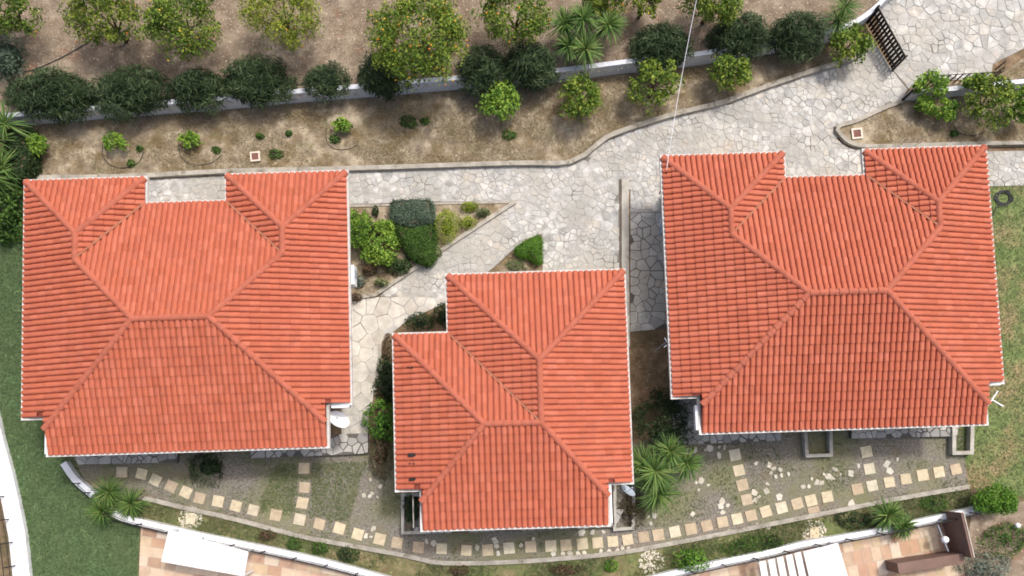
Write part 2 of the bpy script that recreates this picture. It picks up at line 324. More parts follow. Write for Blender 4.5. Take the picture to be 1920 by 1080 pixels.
paving('upper_driveway', [(1640, 22), (1740, -60), (2060, -60), (2060, 20), (1925, 88), (1862, 120), (1858, 146), (1728, 153), (1704, 166), (1676, 132)], .62, .04, 'paving_stone', 3, gap=.032)
paving('courtyard', [(250, 338), (440, 328), (440, 400), (250, 405)], .45, .04, 'paving_stone', 4)
paving('side_path', [(1835, 284), (2040, 280), (2040, 344), (1840, 350)], .42, .04, 'paving_stone', 5)
paving('lower_path', [(1182, 399), (1290, 399), (1290, 612), (1182, 622)], .6, .036, 'paving_stone', 6, base='dark_joint')
paving('terrace', [(132, 835), (332, 825), (332, 867), (146, 871)], .5, .25, 'terrace_stone', 7, base='dark_joint', gap=.035, skirt=.25)
paving('terrace', [(470, 820), (690, 812), (690, 850), (640, 853), (470, 859)], .55, .25, 'terrace_stone', 8, base='dark_joint', gap=.035, skirt=.25)
paving('terrace', [(1256, 735), (1330, 735), (1330, 790), (1464, 785), (1464, 826), (1272, 834), (1262, 800)], .6, .25, 'terrace_stone', 9, base='dark_joint', gap=.035, skirt=.25)
paving('terrace', [(1597, 785), (1800, 780), (1795, 818), (1597, 822)], .45, .25, 'terrace_stone', 10, base='dark_joint', gap=.035, skirt=.25)
paving('terrace', [(790, 960), (1170, 955), (1154, 989), (766, 1002)], .5, .25, 'terrace_stone', 11, base='dark_joint', gap=.035, skirt=.25)
b = MB(); b.ribbon(gp([(1172, 337), (1172, 500), (1174, 650)]), .32, 0, .07); tag(b.build('concrete_strip', 'concrete'), kind='structure')
b = MB(); b.ribbon(gp([(1161.5, 336), (1161.5, 540)]), .08, .0, .03); tag(b.build('drain_channel', 'dark_joint'), kind='structure')

# patios with their tiles
def patio(name, poly, origin, e_px, size, seed):
    R = ccw(gp(poly, .02)); b = MB(); b.prism(R, -.03, .012); base = tag(b.build(name, 'concrete'), kind='structure'); r = random.Random(seed)
    o = Vector(G(*origin)[:2]); e = (Vector(G(*e_px)[:2])-o).normalized(); f = Vector((-e.y, e.x)); rest = MB(); k = 0
    for i in range(-40, 60):
        for j in range(-40, 40):
            w_, h_ = size; off = (j % 2)*.3*w_
            c = [o+e*(i*w_+off+a)+f*(j*h_+q) for a, q in ((.008, .008), (w_-.008, .008), (w_-.008, h_-.008), (.008, h_-.008))]
            if not inside(R, [v.x for v in c], [v.y for v in c]).any(): continue
            P = list(R)
            for a, q in zip(c, c[1:]+c[:1]):
                d = (q-a).normalized(); n = (d.y, -d.x); P = clip(P, n[0], n[1], n[0]*a.x+n[1]*a.y)
                if len(P) < 3: break
            if len(P) < 3 or area(P) < .01: continue
            m = MB(); m.prism(P, .0, .02+r.uniform(0, .003), r.random(), inset=.003)
            if k < 300: put('floor_tile', raw('floor_tile', m.V, m.Fc, 'patio_tile', m.T), base); k += 1
patio('patio', [(264, 988), (300, 990), (360, 1004), (450, 1023), (560, 1046), (650, 1068), (740, 1094), (740, 1130), (258, 1130)], (262, 985), (360, 1000), (.62, .42), 1)
patio('patio', [(1200, 1094), (1340, 1061), (1440, 1040), (1560, 1015), (1720, 983), (1795, 968), (1815, 1130), (1200, 1130)], (1500, 1025), (1640, 997), (.42, .62), 2)

# ------------------------------------------------------------------ houses
HE = 3.0
TW, TLEN = .226, .375
_pr = [(0, 0), (.022, .0), (.033, .060), (.075, .088), (.151, .088), (.195, .060), (.206, .0), (.226, 0)]
def tile_geo(w_, l_):
    n = len(_pr); k = w_/TW; V = [(x*k, 0, z+.036) for x, z in _pr]+[(x*k, l_, z+.0) for x, z in _pr]+[(x*k, 0, max(z-.012, -.01)) for x, z in _pr]
    Fc = [(i, i+1, n+i+1, n+i) for i in range(n-1)]+[(2*n+i, 2*n+i+1, i+1, i) for i in range(n-1)]
    return V, Fc
_v, _f = tile_geo(TW, TLEN); TILE_ME = raw('roof_tile', _v, _f, 'roof_tile')
seg = 7; _v = []
for y, r0 in ((0, .145), (.42, .115)):
    _v += [(math.cos(math.pi*k/seg)*r0*1.05, y, math.sin(math.pi*k/seg)*r0-.02) for k in range(seg+1)]
_v += [(math.cos(math.pi*k/seg)*.11, 0, math.sin(math.pi*k/seg)*.105-.03) for k in range(seg+1)]
_f = [(k+1, k, seg+1+k, seg+2+k) for k in range(seg)]+[(k, k+1, 2*seg+3+k, 2*seg+2+k) for k in range(seg)]
RIDGE_ME = raw('ridge_tile', _v, _f, 'ridge_tile')
def make_house(name, label, x, y, rot, verts, slopes, ridges, valleys, outline, order, seed, wall_in=.55):
    """verts: name -> (u,v,z); slopes: lists of names, the first two run along the eave from its left to its right seen from outside"""
    H = empty(name, (x, y, 0), rot); tag(H, label, 'house', 'villas with hipped orange tile roofs')
    r = random.Random(seed); roof = MB()
    OL = ccw([verts[n][:2] for n in outline])
    for s in slopes: roof.add([(*verts[n][:2], verts[n][2]-.035) for n in s], [tuple(range(len(s)))])
    roof.add([(u, v, HE-.17) for u, v in OL], [tuple(range(len(OL)))])
    R = roof.build('roof', 'deck', H)
    IN = inset_poly(OL, wall_in); wl = MB(); wl.prism(IN, 0, HE-.175); W = wl.build('wall', 'wall_render', H)
    # gutter ring at eave height
    out, inn = inset_poly(OL, -.098), inset_poly(OL, .02); n = len(OL); g = MB()
    V = [(*p, HE-.15) for p in out]+[(*p, HE+.03) for p in out]+[(*p, HE-.01) for p in inn]+[(*p, HE-.15) for p in inn]
    g.add(V, [(i+a*n, (i+1) % n+a*n, (i+1) % n+((a+1) % 4)*n, i+((a+1) % 4)*n) for a in range(4) for i in range(n)]); g.build('gutter', 'gutter', H)
    full = []; part = MB()
    for si, s in enumerate(slopes):
        P3 = [Vector(verts[n]) for n in s]; e = (P3[1]-P3[0]); e.z = 0; e.normalize(); up = Vector((-e.y, e.x, 0))
        far = max(P3, key=lambda p: (p-P3[0]).dot(up)); k = (far.z-P3[0].z)/max((far-P3[0]).dot(up), .01)
        gdir = (up+Vector((0, 0, k))).normalized(); nrm = e.cross(gdir); o = P3[0]
        poly = [((p-o).dot(e), (p-o).dot(gdir)) for p in P3]
        sx = [p[0] for p in poly]; sy = [p[1] for p in poly]; nx = max(1, round((max(sx)-min(sx))/TW)); wv = (max(sx)-min(sx))/nx
        lines = []
        m = len(poly); sgn = 1 if sum(poly[i][0]*poly[(i+1) % m][1]-poly[(i+1) % m][0]*poly[i][1] for i in range(m)) > 0 else -1
        for i in range(m):
            a, c = poly[i], poly[(i+1) % m]
            lines.append((a, c, (sgn*(c[1]-a[1]), -sgn*(c[0]-a[0])), abs(a[1]) < .02 and abs(c[1]) < .02))
        M0 = Matrix(((e.x, gdir.x, nrm.x, o.x), (e.y, gdir.y, nrm.y, o.y), (e.z, gdir.z, nrm.z, o.z), (0, 0, 0, 1)))
        for j in range(int(max(sy)/TLEN)+1):
            for i in range(nx):
                a0, b0 = min(sx)+i*wv, j*TLEN-.005
                cs = [(a0+.01, b0+.04), (a0+wv-.01, b0+.04), (a0+wv-.01, b0+TLEN-.01), (a0+.01, b0+TLEN-.01)]
                ins = inside(poly, [c[0] for c in cs]+[a0+wv/2], [c[1] for c in cs]+[b0+TLEN/2]); cnt = ins.sum()
                jit = Matrix.Translation((a0+r.uniform(-.004, .004), b0+r.uniform(-.006, .006), r.uniform(-.005, .006))) @ Matrix.Rotation(r.uniform(-.012, .012), 4, 'Z')
                if cnt == 5: full.append((si, M0 @ jit @ Matrix.Diagonal((wv/TW, 1, 1, 1)), r.random())); continue
                rect = [(a0, b0), (a0+wv, b0), (a0+wv, b0+TLEN), (a0, b0+TLEN)]; Q = rect; cuts = []
                for (p, q, nn, eave) in lines:
                    if eave: continue
                    # does this edge pass through the tile?
                    seg_ = [(p[0]+(q[0]-p[0])*t/60, p[1]+(q[1]-p[1])*t/60) for t in range(61)] if math.hypot(q[0]-p[0], q[1]-p[1]) > .0 else []
                    if any(a0-.02 <= t[0] <= a0+wv+.02 and b0-.02 <= t[1] <= b0+TLEN+.02 for t in seg_):
                        cuts.append((nn[0], nn[1], nn[0]*p[0]+nn[1]*p[1]))
                if not cuts and not ins[4]: continue
                if not cuts and cnt < 3: continue
                v_, f_ = tile_geo(wv, TLEN); tn = r.random()
                for fc in f_:
                    F3 = [(v_[i_][0]+a0, v_[i_][1]+b0, v_[i_][2]) for i_ in fc]
                    for c in cuts:
                        if len(F3) >= 3: F3 = clip(F3, *c)
                    if len(F3) >= 3:
                        part.add([M0 @ Vector(q) for q in F3], [tuple(range(len(F3)))], tn)
    full.sort(key=lambda t: (order.index(t[0]), 0)); full_obj = full[:300]
    for si, M, tn in full_obj: put('roof_tile', TILE_ME, R, mtx=M)
    v_, f_ = tile_geo(TW, TLEN); va = np.array([(*q, 1) for q in v_])
    for si, M, tn in full[300:]: part.add((va @ np.array(M).T)[:, :3].tolist(), f_, tn)
    tag(part.build('tile_field', 'roof_tile', R), kind='stuff')
    for a, c in ridges:
        A, C = Vector(verts[a]), Vector(verts[c])
        if A.z > C.z: A, C = C, A
        d = C-A; n = max(1, round(d.length/.37)); yv = d.normalized(); xv = yv.cross(Vector((0, 0, 1))).normalized(); zv = xv.cross(yv)
        for i in range(n):
            p = A+d*(i/n)+Vector((0, 0, .035)); M = Matrix(((xv.x, yv.x, zv.x, p.x), (xv.y, yv.y, zv.y, p.y), (xv.z, yv.z, zv.z, p.z), (0, 0, 0, 1)))
            put('ridge_tile', RIDGE_ME, R, mtx=M @ Matrix.Diagonal((1, d.length/n/.40, 1, 1)) @ Matrix.Rotation(r.uniform(-.02, .02), 4, 'Z'))
    for a, c in valleys:
        A, C = Vector(verts[a]), Vector(verts[c]); d = (C-A).normalized(); sd = d.cross(Vector((0, 0, 1))).normalized()*.045; m = MB()
        zz = Vector((0, 0, .115)); m.add([A+sd+zz+Vector((0, 0, .02)), A+zz, A-sd+zz+Vector((0, 0, .02)), C+sd+zz+Vector((0, 0, .02)), C+zz, C-sd+zz+Vector((0, 0, .02))], [(0, 1, 4, 3), (1, 2, 5, 4)]); m.build('valley_flashing', 'valley', R)
    # openings of the walls
    for i in range(len(IN)):
        A, C = Vector(IN[i]), Vector(IN[(i+1) % len(IN)]); d = C-A
        if d.length < 2.4: continue
        nn = max(1, int(d.length//3.2)); yv = d.normalized(); nv = Vector((yv.y, -yv.x))
        for q in range(nn):
            c = A+d*((q+.5)/nn); ang = math.atan2(yv.y, yv.x); T = Matrix.Translation((c.x, c.y, 0)) @ Matrix.Rotation(ang, 4, 'Z')
            m = MB()
            for (x0, x1, z0, z1) in ((-.6, .6, .88, .95), (-.6, .6, 2.1, 2.17), (-.6, -.53, .95, 2.1), (.53, .6, .95, 2.1), (-.03, .03, .95, 2.1)): m.box(x0, x1, -.05, .02, z0, z1)
            f = m.build('window', 'white_plastic', H); f.matrix_local = T
            m = MB(); m.box(-.53, .53, -.015, .01, .95, 2.1); m.build('pane', 'glass', f)
    return H
def notch_pts(V, sgn, a, vS, nu, nv, r, vM, rise, tag_):
    """corner notch at the south: sgn -1 west, +1 east"""
    run_s = vM-vS; hv = vS+run_s*nu/r; hz = HE+rise*nu/r
    V['H'+tag_] = (sgn*(a-nu), hv, hz); V['V'+tag_] = (sgn*(a-nu), vS, HE)
    V['K'+tag_] = (sgn*(a-nu), vS+nv, hz); V['E'+tag_] = (sgn*a, vS+nv, HE); V['k'+tag_] = (sgn*(a-nu), vS+nv, HE)
def villa(name, label, x, y, rot, a, r, wg, vN, vR, vS, rise, nW, nE, seed):
    t = rise/r; V = {}; zw = HE+wg*t; vv = vR+(0-vR)*wg/r
    for s, q in ((-1, 'W'), (1, 'E')):
        V['C'+q] = (s*a, vN, HE); V['I'+q] = (s*(a-2*wg), vN, HE); V['J'+q] = (s*(a-2*wg), vR, HE); V['P'+q] = (s*(a-wg), vN-wg, zw); V['Q'+q] = (s*(a-wg), vv, zw); V['M'+q] = (s*(a-r), 0, HE+rise)
    notch_pts(V, -1, a, vS, *nW, r, 0, rise, 'W'); notch_pts(V, 1, a, vS, *nE, r, 0, rise, 'E')
    slopes = [['VW', 'VE', 'HE', 'ME', 'MW', 'HW'],                                  # south
              ['CW', 'EW', 'KW', 'HW', 'MW', 'QW', 'PW'],                            # west
              ['JE', 'JW', 'QW', 'MW', 'ME', 'QE'],                                  # north between the wings
              ['EE', 'CE', 'PE', 'QE', 'ME', 'HE', 'KE'],
              ['IW', 'CW', 'PW'], ['JW', 'IW', 'PW', 'QW'], ['CE', 'IE', 'PE'], ['IE', 'JE', 'QE', 'PE']]
    ridges = [('HW', 'MW'), ('HE', 'ME'), ('MW', 'ME'), ('QW', 'MW'), ('QE', 'ME'), ('PW', 'QW'), ('PE', 'QE'), ('CW', 'PW'), ('IW', 'PW'), ('CE', 'PE'), ('IE', 'PE')]
    return make_house(name, label, x, y, rot, V, slopes, ridges, [('JW', 'QW'), ('JE', 'QE')], ['CW', 'EW', 'kW', 'VW', 'VE', 'kE', 'EE', 'CE', 'IE', 'JE', 'JW', 'IW'], [0, 1, 2, 3, 4, 5, 6, 7], seed)
h1 = villa('villa', 'large orange tiled villa beside the sprawling dark green lawn and palms', -12.991, 5.431, .0315, 6.465, 5.01, 2.40, 6.023, 4.947, -5.02, 1.46, (1.0, 1.48), (.93, 1.68), 1)
h3 = villa('villa', 'large orange tiled villa beside the slatted driveway gate and the dry lawn', 12.815, 6.433, .0325, 6.536, 5.052, 2.436, 6.047, 4.994, -5.14, 1.46, (1.05, 1.45), (.75, 1.62), 2)
a, bb, vN, vI, vS, rise, vP = 4.611, -2.429, 6.039, 3.70, -4.02, 1.023, 2.42; g_ = (a-bb)/2; um = (a+bb)/2
V = {'NW': (bb, vN, HE), 'NE': (a, vN, HE), 'IN': (bb, vI, HE), 'WN': (-a, vI, HE), 'PK': (um, vP, HE+rise), 'RS': (um, 0, HE+rise), 'RW': (-a+g_, 0, HE+rise)}
notch_pts(V, -1, a, vS, .97, 1.58, g_, 0, rise, 'W'); notch_pts(V, 1, a, vS, .97, 1.62, g_, 0, rise, 'E')
h2 = make_house('villa', 'small orange tiled villa standing between the two large villas', .026, 1.43, .0295, V,
    [['VW', 'VE', 'HE', 'RS', 'RW', 'HW'], ['WN', 'EW', 'KW', 'HW', 'RW'], ['EE', 'NE', 'PK', 'RS', 'HE', 'KE'], ['NE', 'NW', 'PK'], ['NW', 'IN', 'RS', 'PK'], ['IN', 'WN', 'RW', 'RS']],
    [('HW', 'RW'), ('HE', 'RS'), ('RW', 'RS'), ('WN', 'RW'), ('PK', 'RS'), ('NW', 'PK'), ('NE', 'PK')], [('IN', 'RS')],
    ['WN', 'EW', 'kW', 'VW', 'VE', 'kE', 'EE', 'NE', 'NW', 'IN'], [0, 1, 4, 2, 3, 5], 3)
def roofpart(h, name, m, px0, px1, z0, z1):           # an axis-aligned slab on the house's own frame
    inv = Matrix.Translation(h.location) @ Matrix.Rotation(h.rotation_euler.z, 4, 'Z'); inv = inv.inverted()
    p, q = inv @ Vector(G(*px0, z1)), inv @ Vector(G(*px1, z1)); b = MB(); b.box(min(p.x, q.x), max(p.x, q.x), min(p.y, q.y), max(p.y, q.y), z0, z1); return b.build(name, m, h)
roofpart(h1, 'parapet', 'white_paint', (84, 803), (93, 851), HE-.3, HE-.005)
roofpart(h1, 'parapet', 'white_paint', (621, 754), (655, 764), HE-.3, HE+.02)
roofpart(h3, 'parapet', 'white_paint', (1303, 760), (1314, 806), HE-.3, HE-.005)
roofpart(h3, 'parapet', 'white_paint', (1848, 712), (1876, 722), HE-.3, HE+.02)
roofpart(h2, 'parapet', 'white_paint', (1138, 906), (1149, 980), HE-.3, HE-.005)
roofpart(h2, 'ledge', 'concrete', (1149, 906), (1155, 986), 2.0, 2.3)
roofpart(h2, 'ledge', 'concrete', (773, 922), (776, 990), 2.0, 2.2)
def on_roof(px, py, z): return G(px, py, z)
for (px, py, w_, d_) in ((772, 853, .28, .14), (773, 899, .26, .10), (768, 869, .05, .06), (776, 869, .05, .06), (765, 688, .06, .05), (772, 689, .08, .06)):
    c = G(px, py, HE+.32); b = MB(); inv = (Matrix.Translation(h2.location) @ Matrix.Rotation(h2.rotation_euler.z, 4, 'Z')).inverted(); p = inv @ Vector(c)
    zz = HE+(p.x+4.611)*(1.023/3.52)+.02; b.prism([(p.x-w_/2, p.y-d_/2), (p.x+w_/2, p.y-d_/2), (p.x+w_/2, p.y+d_/2), (p.x-w_/2, p.y+d_/2)], zz, zz+.13); b.build('roof_vent', 'black_metal', h2)

# ------------------------------------------------------------------ walls, kerbs, railings, gate
def rib(name, line, wd, z0, z1, m, label, cat, side=0.0, group=None):
    b = MB(); b.ribbon(gp(line, z0 if z0 > 0 else 0), wd, z0, z1, side); o = b.build(name, m)
    return tag(o, label, cat, group)
rib('garden_wall', WALL, .20, .0, .98, 'garden_wall', 'long white rendered retaining wall below the orchard bushes', 'wall', side=.10)
rib('garden_kerb', KERB[:-3], .20, .0, .24, 'kerb', 'long weathered kerb between the dry garden bed and the stone driveway', 'kerb')
rib('garden_kerb', SKERB, .19, .0, .13, 'kerb', 'curved concrete kerb behind the row of stepping stones', 'kerb')
rib('garden_kerb', smooth_line([(1694, 190), (1652, 207), (1602, 230), (1568, 241), (1577, 259), (1598, 273), (1640, 277), (1760, 274), (2040, 268)], 3), .17, .0, .22, 'kerb', 'rounded rough kerb round the bed with the white framed manhole', 'kerb')
rib('garden_kerb', [(966, 380), (872, 441), (780, 503), (704, 554), (640, 562)], .16, .0, .16, 'kerb', 'diagonal kerb of the triangular hedge bed', 'kerb')
rib('garden_kerb', [(962, 380), (800, 383), (640, 388)], .10, .0, .10, 'kerb', 'straight stone edging of the triangular hedge bed', 'kerb')
rib('garden_kerb', [(713, 645), (714, 700)], .12, .0, .12, 'kerb', 'short kerb beside the pale footpath', 'kerb')
rib('garden_wall', SWALL1, .28, .0, .35, 'garden_wall', 'short curved white wall at the end of the shaded terrace', 'wall')
rib('garden_wall', SWALL2, .30, .0, .45, 'white_paint', 'curved white boundary wall running past the yucca clump to the patio with the plain canopy', 'wall')
rib('garden_wall', SWALL3, .30, .0, .45, 'white_paint', 'white boundary wall behind the brown walled patio', 'wall')
rib('garden_wall', [(1692, 192), (1780, 184), (1850, 176), (1960, 166)], .2, .0, .75, 'garden_wall', 'white wall behind the citrus shrubs of the manhole bed', 'wall', side=.1)
rib('garden_kerb', [(-18, 760), (-2, 830), (12, 880), (26, 940), (38, 1000), (50, 1110)], .72, .0, .25, 'white_paint', 'broad white kerb along the dark green lawn', 'kerb', side=0)
gw = [o for o in bpy.data.objects if o.name == 'garden_wall'][0]
for px in (186*3, 672, 850, 1132):
    fy = min(WALL, key=lambda q: abs(q[0]-px))[1]; p = G(px, fy, 0); b = MB(); b.tube([(p[0], p[1]-.03, .55), (p[0], p[1]+.12, .56)], .06, 8); b.build('drain_pipe', 'concrete', gw)
c = G(1906, 985, .2); R_ = empty('garden_lamp', (c[0], c[1], 0)); tag(R_, 'small white round lamp on the bare dirt patch', 'lamp'); b = MB(); b.ball((0, 0, .26), .12, 10, 7); b.build('globe', 'white_plastic', R_, True); b = MB(); b.tube([(0, 0, 0), (0, 0, .18)], .025, 6); b.build('stake', 'black_metal', R_)
def frame(name, pts, wd, h, m, label):
    P = ccw(gp(pts, h)); Q = inset_poly(P, wd); n = len(P); b = MB()
    V = [(*p, z) for z in (0, h) for R in (P, Q) for p in R]
    b.add(V, [f for i in range(n) for j in [(i+1) % n] for f in ((2*n+i, 2*n+j, 3*n+j, 3*n+i), (i, j, 2*n+j, 2*n+i), (n+j, n+i, 3*n+i, 3*n+j))]); return tag(b.build(name, m), label, 'planter')
frame('planter', [(1786, 775), (1828, 773), (1826, 852), (1786, 853)], .16, .35, 'concrete', 'pale concrete planter full of grass by the terrace corner')
frame('planter', [(1506, 790), (1561, 788), (1562, 856), (1511, 858)], .14, .35, 'concrete', 'weathered concrete planter in the middle of the shaded gravel')
frame('planter', [(752, 925), (800, 925), (800, 1001), (752, 1002)], .13, .3, 'concrete', 'low planter at the corner of the small villa with the roof vents')
frame('planter', [(1150, 895), (1192, 893), (1190, 993), (1150, 996)], .13, .3, 'concrete', 'low planter behind the big yucca at the blue dish')
def railing(line, zb, h, step, label, side=0.0, sub=3):
    P = [Vector((*p, 0)) for p in gp(line, zb)]; root = empty('railing', (P[0].x, P[0].y, zb)); tag(root, label, 'railing', 'thin black railings')
    o = Vector(root.location); o.z = 0
    for k in range(sub):
        b = MB(); b.tube([p-o+Vector((0, 0, h*(k+1)/sub)) for p in P], .013 if k < sub-1 else .018, 5); b.build('rail', 'black_metal', root)
    acc = step; me = None
    for i in range(len(P)-1):
        d = P[i+1]-P[i]; l = d.length; t = step-acc
        while t < l:
            c = P[i]+d*(t/l)-o; b = MB(); b.box(c.x-.022, c.x+.022, c.y-.022, c.y+.022, 0, h+.01); b.build('post', 'black_metal', root); t += step
        acc = l-(t-step)
off = lambda L_, dx, dy: [(x+dx, y+dy) for x, y in L_]
railing(off(SWALL2, -1, 5), .45, .8, 1.35, 'thin black railing on the wall beside the yucca clump and plain canopy')
railing(off(SWALL3, 1, 5), .45, .8, 1.35, 'thin black railing on the wall in front of the brown walled patio')
railing([(150, 906), (180, 933)], .35, .6, .6, 'short black railing on the curved white wall end', sub=2)
railing([(-36, 764), (-18, 832), (-4, 882), (10, 942), (22, 1002), (34, 1112)], .25, .8, 1.0, 'black railing along the broad white kerb beside the lawn', sub=2)
railing([(1730, 158), (1862, 150), (1866, 128)], .12, .75, .28, 'black picket railing beside the upper driveway', sub=2)
def gate(A, C, h, label, gap=.165, pw=.12):
    a, c = Vector(G(*A)), Vector(G(*C)); d = c-a; n = int(d.length/gap); ang = math.atan2(d.y, d.x); R = empty('driveway_gate', a, ang); tag(R, label, 'gate')
    l = d.length; b = MB(); b.box(0, pw, -.012, .012, .08, h); me = raw('slat', b.V, b.Fc, 'dark_wood')
    for i in range(n): put('slat', me, R, loc=(i*l/n+.03, 0, 0))
    for z in (.25, h*.62, h-.12):
        b = MB(); b.box(0, l, .013, .06, z, z+.07); b.build('rail', 'dark_wood', R)
    for x in (-.05, l+.0):
        b = MB(); b.box(x, x+.07, -.03, .07, 0, h+.05); b.build('post', 'dark_wood', R)
gate((1622, 43), (1671, 132), 1.25, 'dark slatted wooden gate leaf standing across the driveway')
gate((1722, 160), (1688, 190), 1.15, 'dark slatted gate leaf swung open beside the kerb')
# brown walled patio
root = empty('patio_wall', G(1803, 966, 0)); tag(root, 'brown rendered walls enclosing the end of the tiled patio', 'wall')
o = Vector(root.location)
def seg_wall(p, q, th, h, nm):
    A, C = Vector(G(*p, h)), Vector(G(*q, h)); b = MB(); b.ribbon([(A.x-o.x, A.y-o.y), (C.x-o.x, C.y-o.y)], th, 0, h); b.build(nm, 'brown_wall', root)
seg_wall((1804, 962), (1824, 1046), .10, 1.6, 'wall'); seg_wall((1684, 1066), (1808, 1047), .42, 1.1, 'wall')
b = MB(); b.tube([Vector(G(1807, 962, 1.62))-o*1, Vector(G(1827, 1045, 1.62))-o*1], .022, 5); b.build('capping', 'pale_frame', root)
def canopy(pts, h, ribs, label):
    P = gp(pts, h); c = Vector((sum(p[0] for p in P)/4, sum(p[1] for p in P)/4, 0)); R = empty('patio_canopy', c); tag(R, label, 'canopy')
    Q = [Vector((*p, 0))-c for p in P]
    if not ribs:
        b = MB(); N = 8; V = []
        for i in range(N+1):
            for j in range(N+1):
                u, v = i/N, j/N; p = Q[0].lerp(Q[1], u).lerp(Q[3].lerp(Q[2], u), v); V.append((p.x, p.y, h-.10*math.sin(math.pi*u)*math.sin(math.pi*v)))
        b.add(V, [(i*(N+1)+j, (i+1)*(N+1)+j, (i+1)*(N+1)+j+1, i*(N+1)+j+1) for i in range(N) for j in range(N)]); b.build('fabric', 'canopy', R, True)
        for k in range(1, 5):
            b = MB(); u = k/5; b.tube([Q[0].lerp(Q[1], u)+Vector((0, 0, h-.14)), Q[3].lerp(Q[2], u)+Vector((0, 0, h-.14))], .03, 5); b.build('rib', 'white_plastic', R)
    else:
        for k in range(9):
            u0, u1 = k/9, (k+(.72 if k < 5 else .985))/9; z = h-(.0 if k % 2 else .03); b = MB()
            q = [Q[0].lerp(Q[1], u0), Q[0].lerp(Q[1], u1), Q[3].lerp(Q[2], u1), Q[3].lerp(Q[2], u0)]; b.prism([(v.x, v.y) for v in q], z-.03, z, bottom=True); b.build('panel', 'white_paint', R)
    for v in Q:
        b = MB(); b.box(v.x*.96-.03, v.x*.96+.03, v.y*.94-.03, v.y*.94+.03, 0, h-.16); b.build('post', 'white_plastic', R)
canopy([(316, 993), (466, 1034), (458, 1081), (302, 1053)], 1.3, False, 'plain white fabric canopy over the tiled patio')
canopy([(1424, 1054), (1572, 1018), (1592, 1085), (1436, 1130)], 1.3, True, 'white slatted canopy over the tiled patio')
c = G(1772, 1012, .9); R = empty('outdoor_lamp', (c[0], c[1], 0)); tag(R, 'small white globe on a thin white rod inside the brown walls', 'lamp')
b = MB(); b.ball((0, 0, .9), .16, 10, 7); b.build('globe', 'white_plastic', R, True)
b = MB(); b.tube([(-.2, .62, .75), (0, 0, .78), (.2, -.5, .75)], .025, 6); b.tube([(0, 0, 0), (0, 0, .78)], .025, 6); b.build('rod', 'grey_metal', R)

# ------------------------------------------------------------------ stepping stones and loose stones
ROW = [(228, 885.5), (265, 888.5), (291, 900), (320.5, 912), (348, 923), (374, 934), (408.5, 940), (442, 949), (474.7, 956.7), (516.7, 966), (561.5, 974), (598.5, 982.7), (636, 990.7), (670.7, 1001.8), (711.8, 1011), (744.4, 1017.8), (784.4, 1026), (828, 1029), (874.4, 1032), (914.4, 1031.5), (954.4, 1027.8), (995, 1025.5), (1032.7, 1024), (1061, 1022), (1091.8, 1020), (1120.7, 1017.8), (1149, 1015.5), (1177, 1012), (1207, 1007), (1234.4, 1003), (1265.5, 997.3), (1295.6, 992), (1325.4, 986), (1355, 978.8), (1382.3, 973), (1408.6, 966.7), (1436, 959.2), (1465.6, 952), (1495, 944.4), (1521, 938.5), (1551.5, 931.5), (1608, 917), (1635.6, 910.8), (1667.8, 904), (1698.7, 898), (1730.4, 891), (1761, 885.3), (1792.7, 880)]
sets = [(ROW, 'square sand coloured stepping stone in the long curved row along the kerb', 'stepping stones in the long curved row'),
        ([(570, 878), (570.7, 914), (566.7, 943)], 'square stepping stone leading over the thin grass from the terrace by the white dish', 'stepping stones by the white dish'),
        ([(1378.3, 853), (1385.5, 882), (1392.3, 909.5), (1400.3, 937)], 'square stepping stone in the row of four crossing the gravel by the big yucca', 'stepping stones by the big yucca'),
        ([(1624.8, 847), (1630.5, 879)], 'square stepping stone of the pair leading from the terrace beside the grass planter', 'stepping stones by the grass planter'),
        ([(1526.8, 961)], 'single square stepping stone between the curved row and the kerb', None)]
for pts, lab, grp in sets:
    for i, p in enumerate(pts):
        c = Vector(G(*p, .05)); q = Vector(G(*pts[min(i+1, len(pts)-1)], .05)); k = Vector(G(*pts[max(i-1, 0)], .05)); d = q-k
        ang = math.atan2(d.y, d.x) if d.length > .1 else .2
        if 'curved row' not in lab or grp is None: ang += math.pi/2
        if i == 0 and lab.startswith('square sand'): ang = 0
        s = .235*random.uniform(.96, 1.04); b = MB(); b.prism([(-s, -s), (s, -s), (s, s*random.uniform(.97, 1.02)), (-s, s)], -.05, .0, inset=.008)
        o = put('stepping_stone', raw('stepping_stone', b.V, b.Fc, 'sand_stone'), loc=c); o.rotation_euler = (0, 0, ang+random.uniform(-.05, .05)); tag(o, lab, 'stepping stone', grp)
LS = [(1291, 847, 2), (1303, 844), (1322, 844), (1330, 840), (1348, 838), (1358, 838), (1348, 854), (1417, 869), (1306, 905), (1315, 902), (1328, 909), (1310, 919)]
LS += [(1240+x/3.724, 790+y/3.724) for x, y in ((750, 307), (780, 330), (765, 360), (830, 338), (888, 368), (795, 385), (838, 378), (740, 436), (733, 488), (648, 498), (680, 525), (653, 552), (820, 530), (423, 560), (413, 592), (463, 586), (428, 638), (222, 647), (472, 762), (528, 762), (673, 722), (745, 740), (990, 457), (1028, 455), (1050, 400), (1083, 425), (1118, 430), (1135, 370), (1165, 385), (1210, 335), (1195, 400), (1250, 370))]
LS += [(1580+x/3.724, 790+y/3.724) for x, y in ((58, 365), (110, 312), (380, 265), (305, 300), (60, 575), (325, 350))]
LS += [(960+x/4.5, 840+y/4.5) for x, y in ((588, 712), (675, 712), (770, 705), (180, 765), (347, 895), (430, 890), (490, 890), (558, 893), (612, 888), (750, 878), (825, 880), (882, 865), (935, 850), (980, 845), (75, 820), (1170, 637), (1150, 580), (1200, 570))]
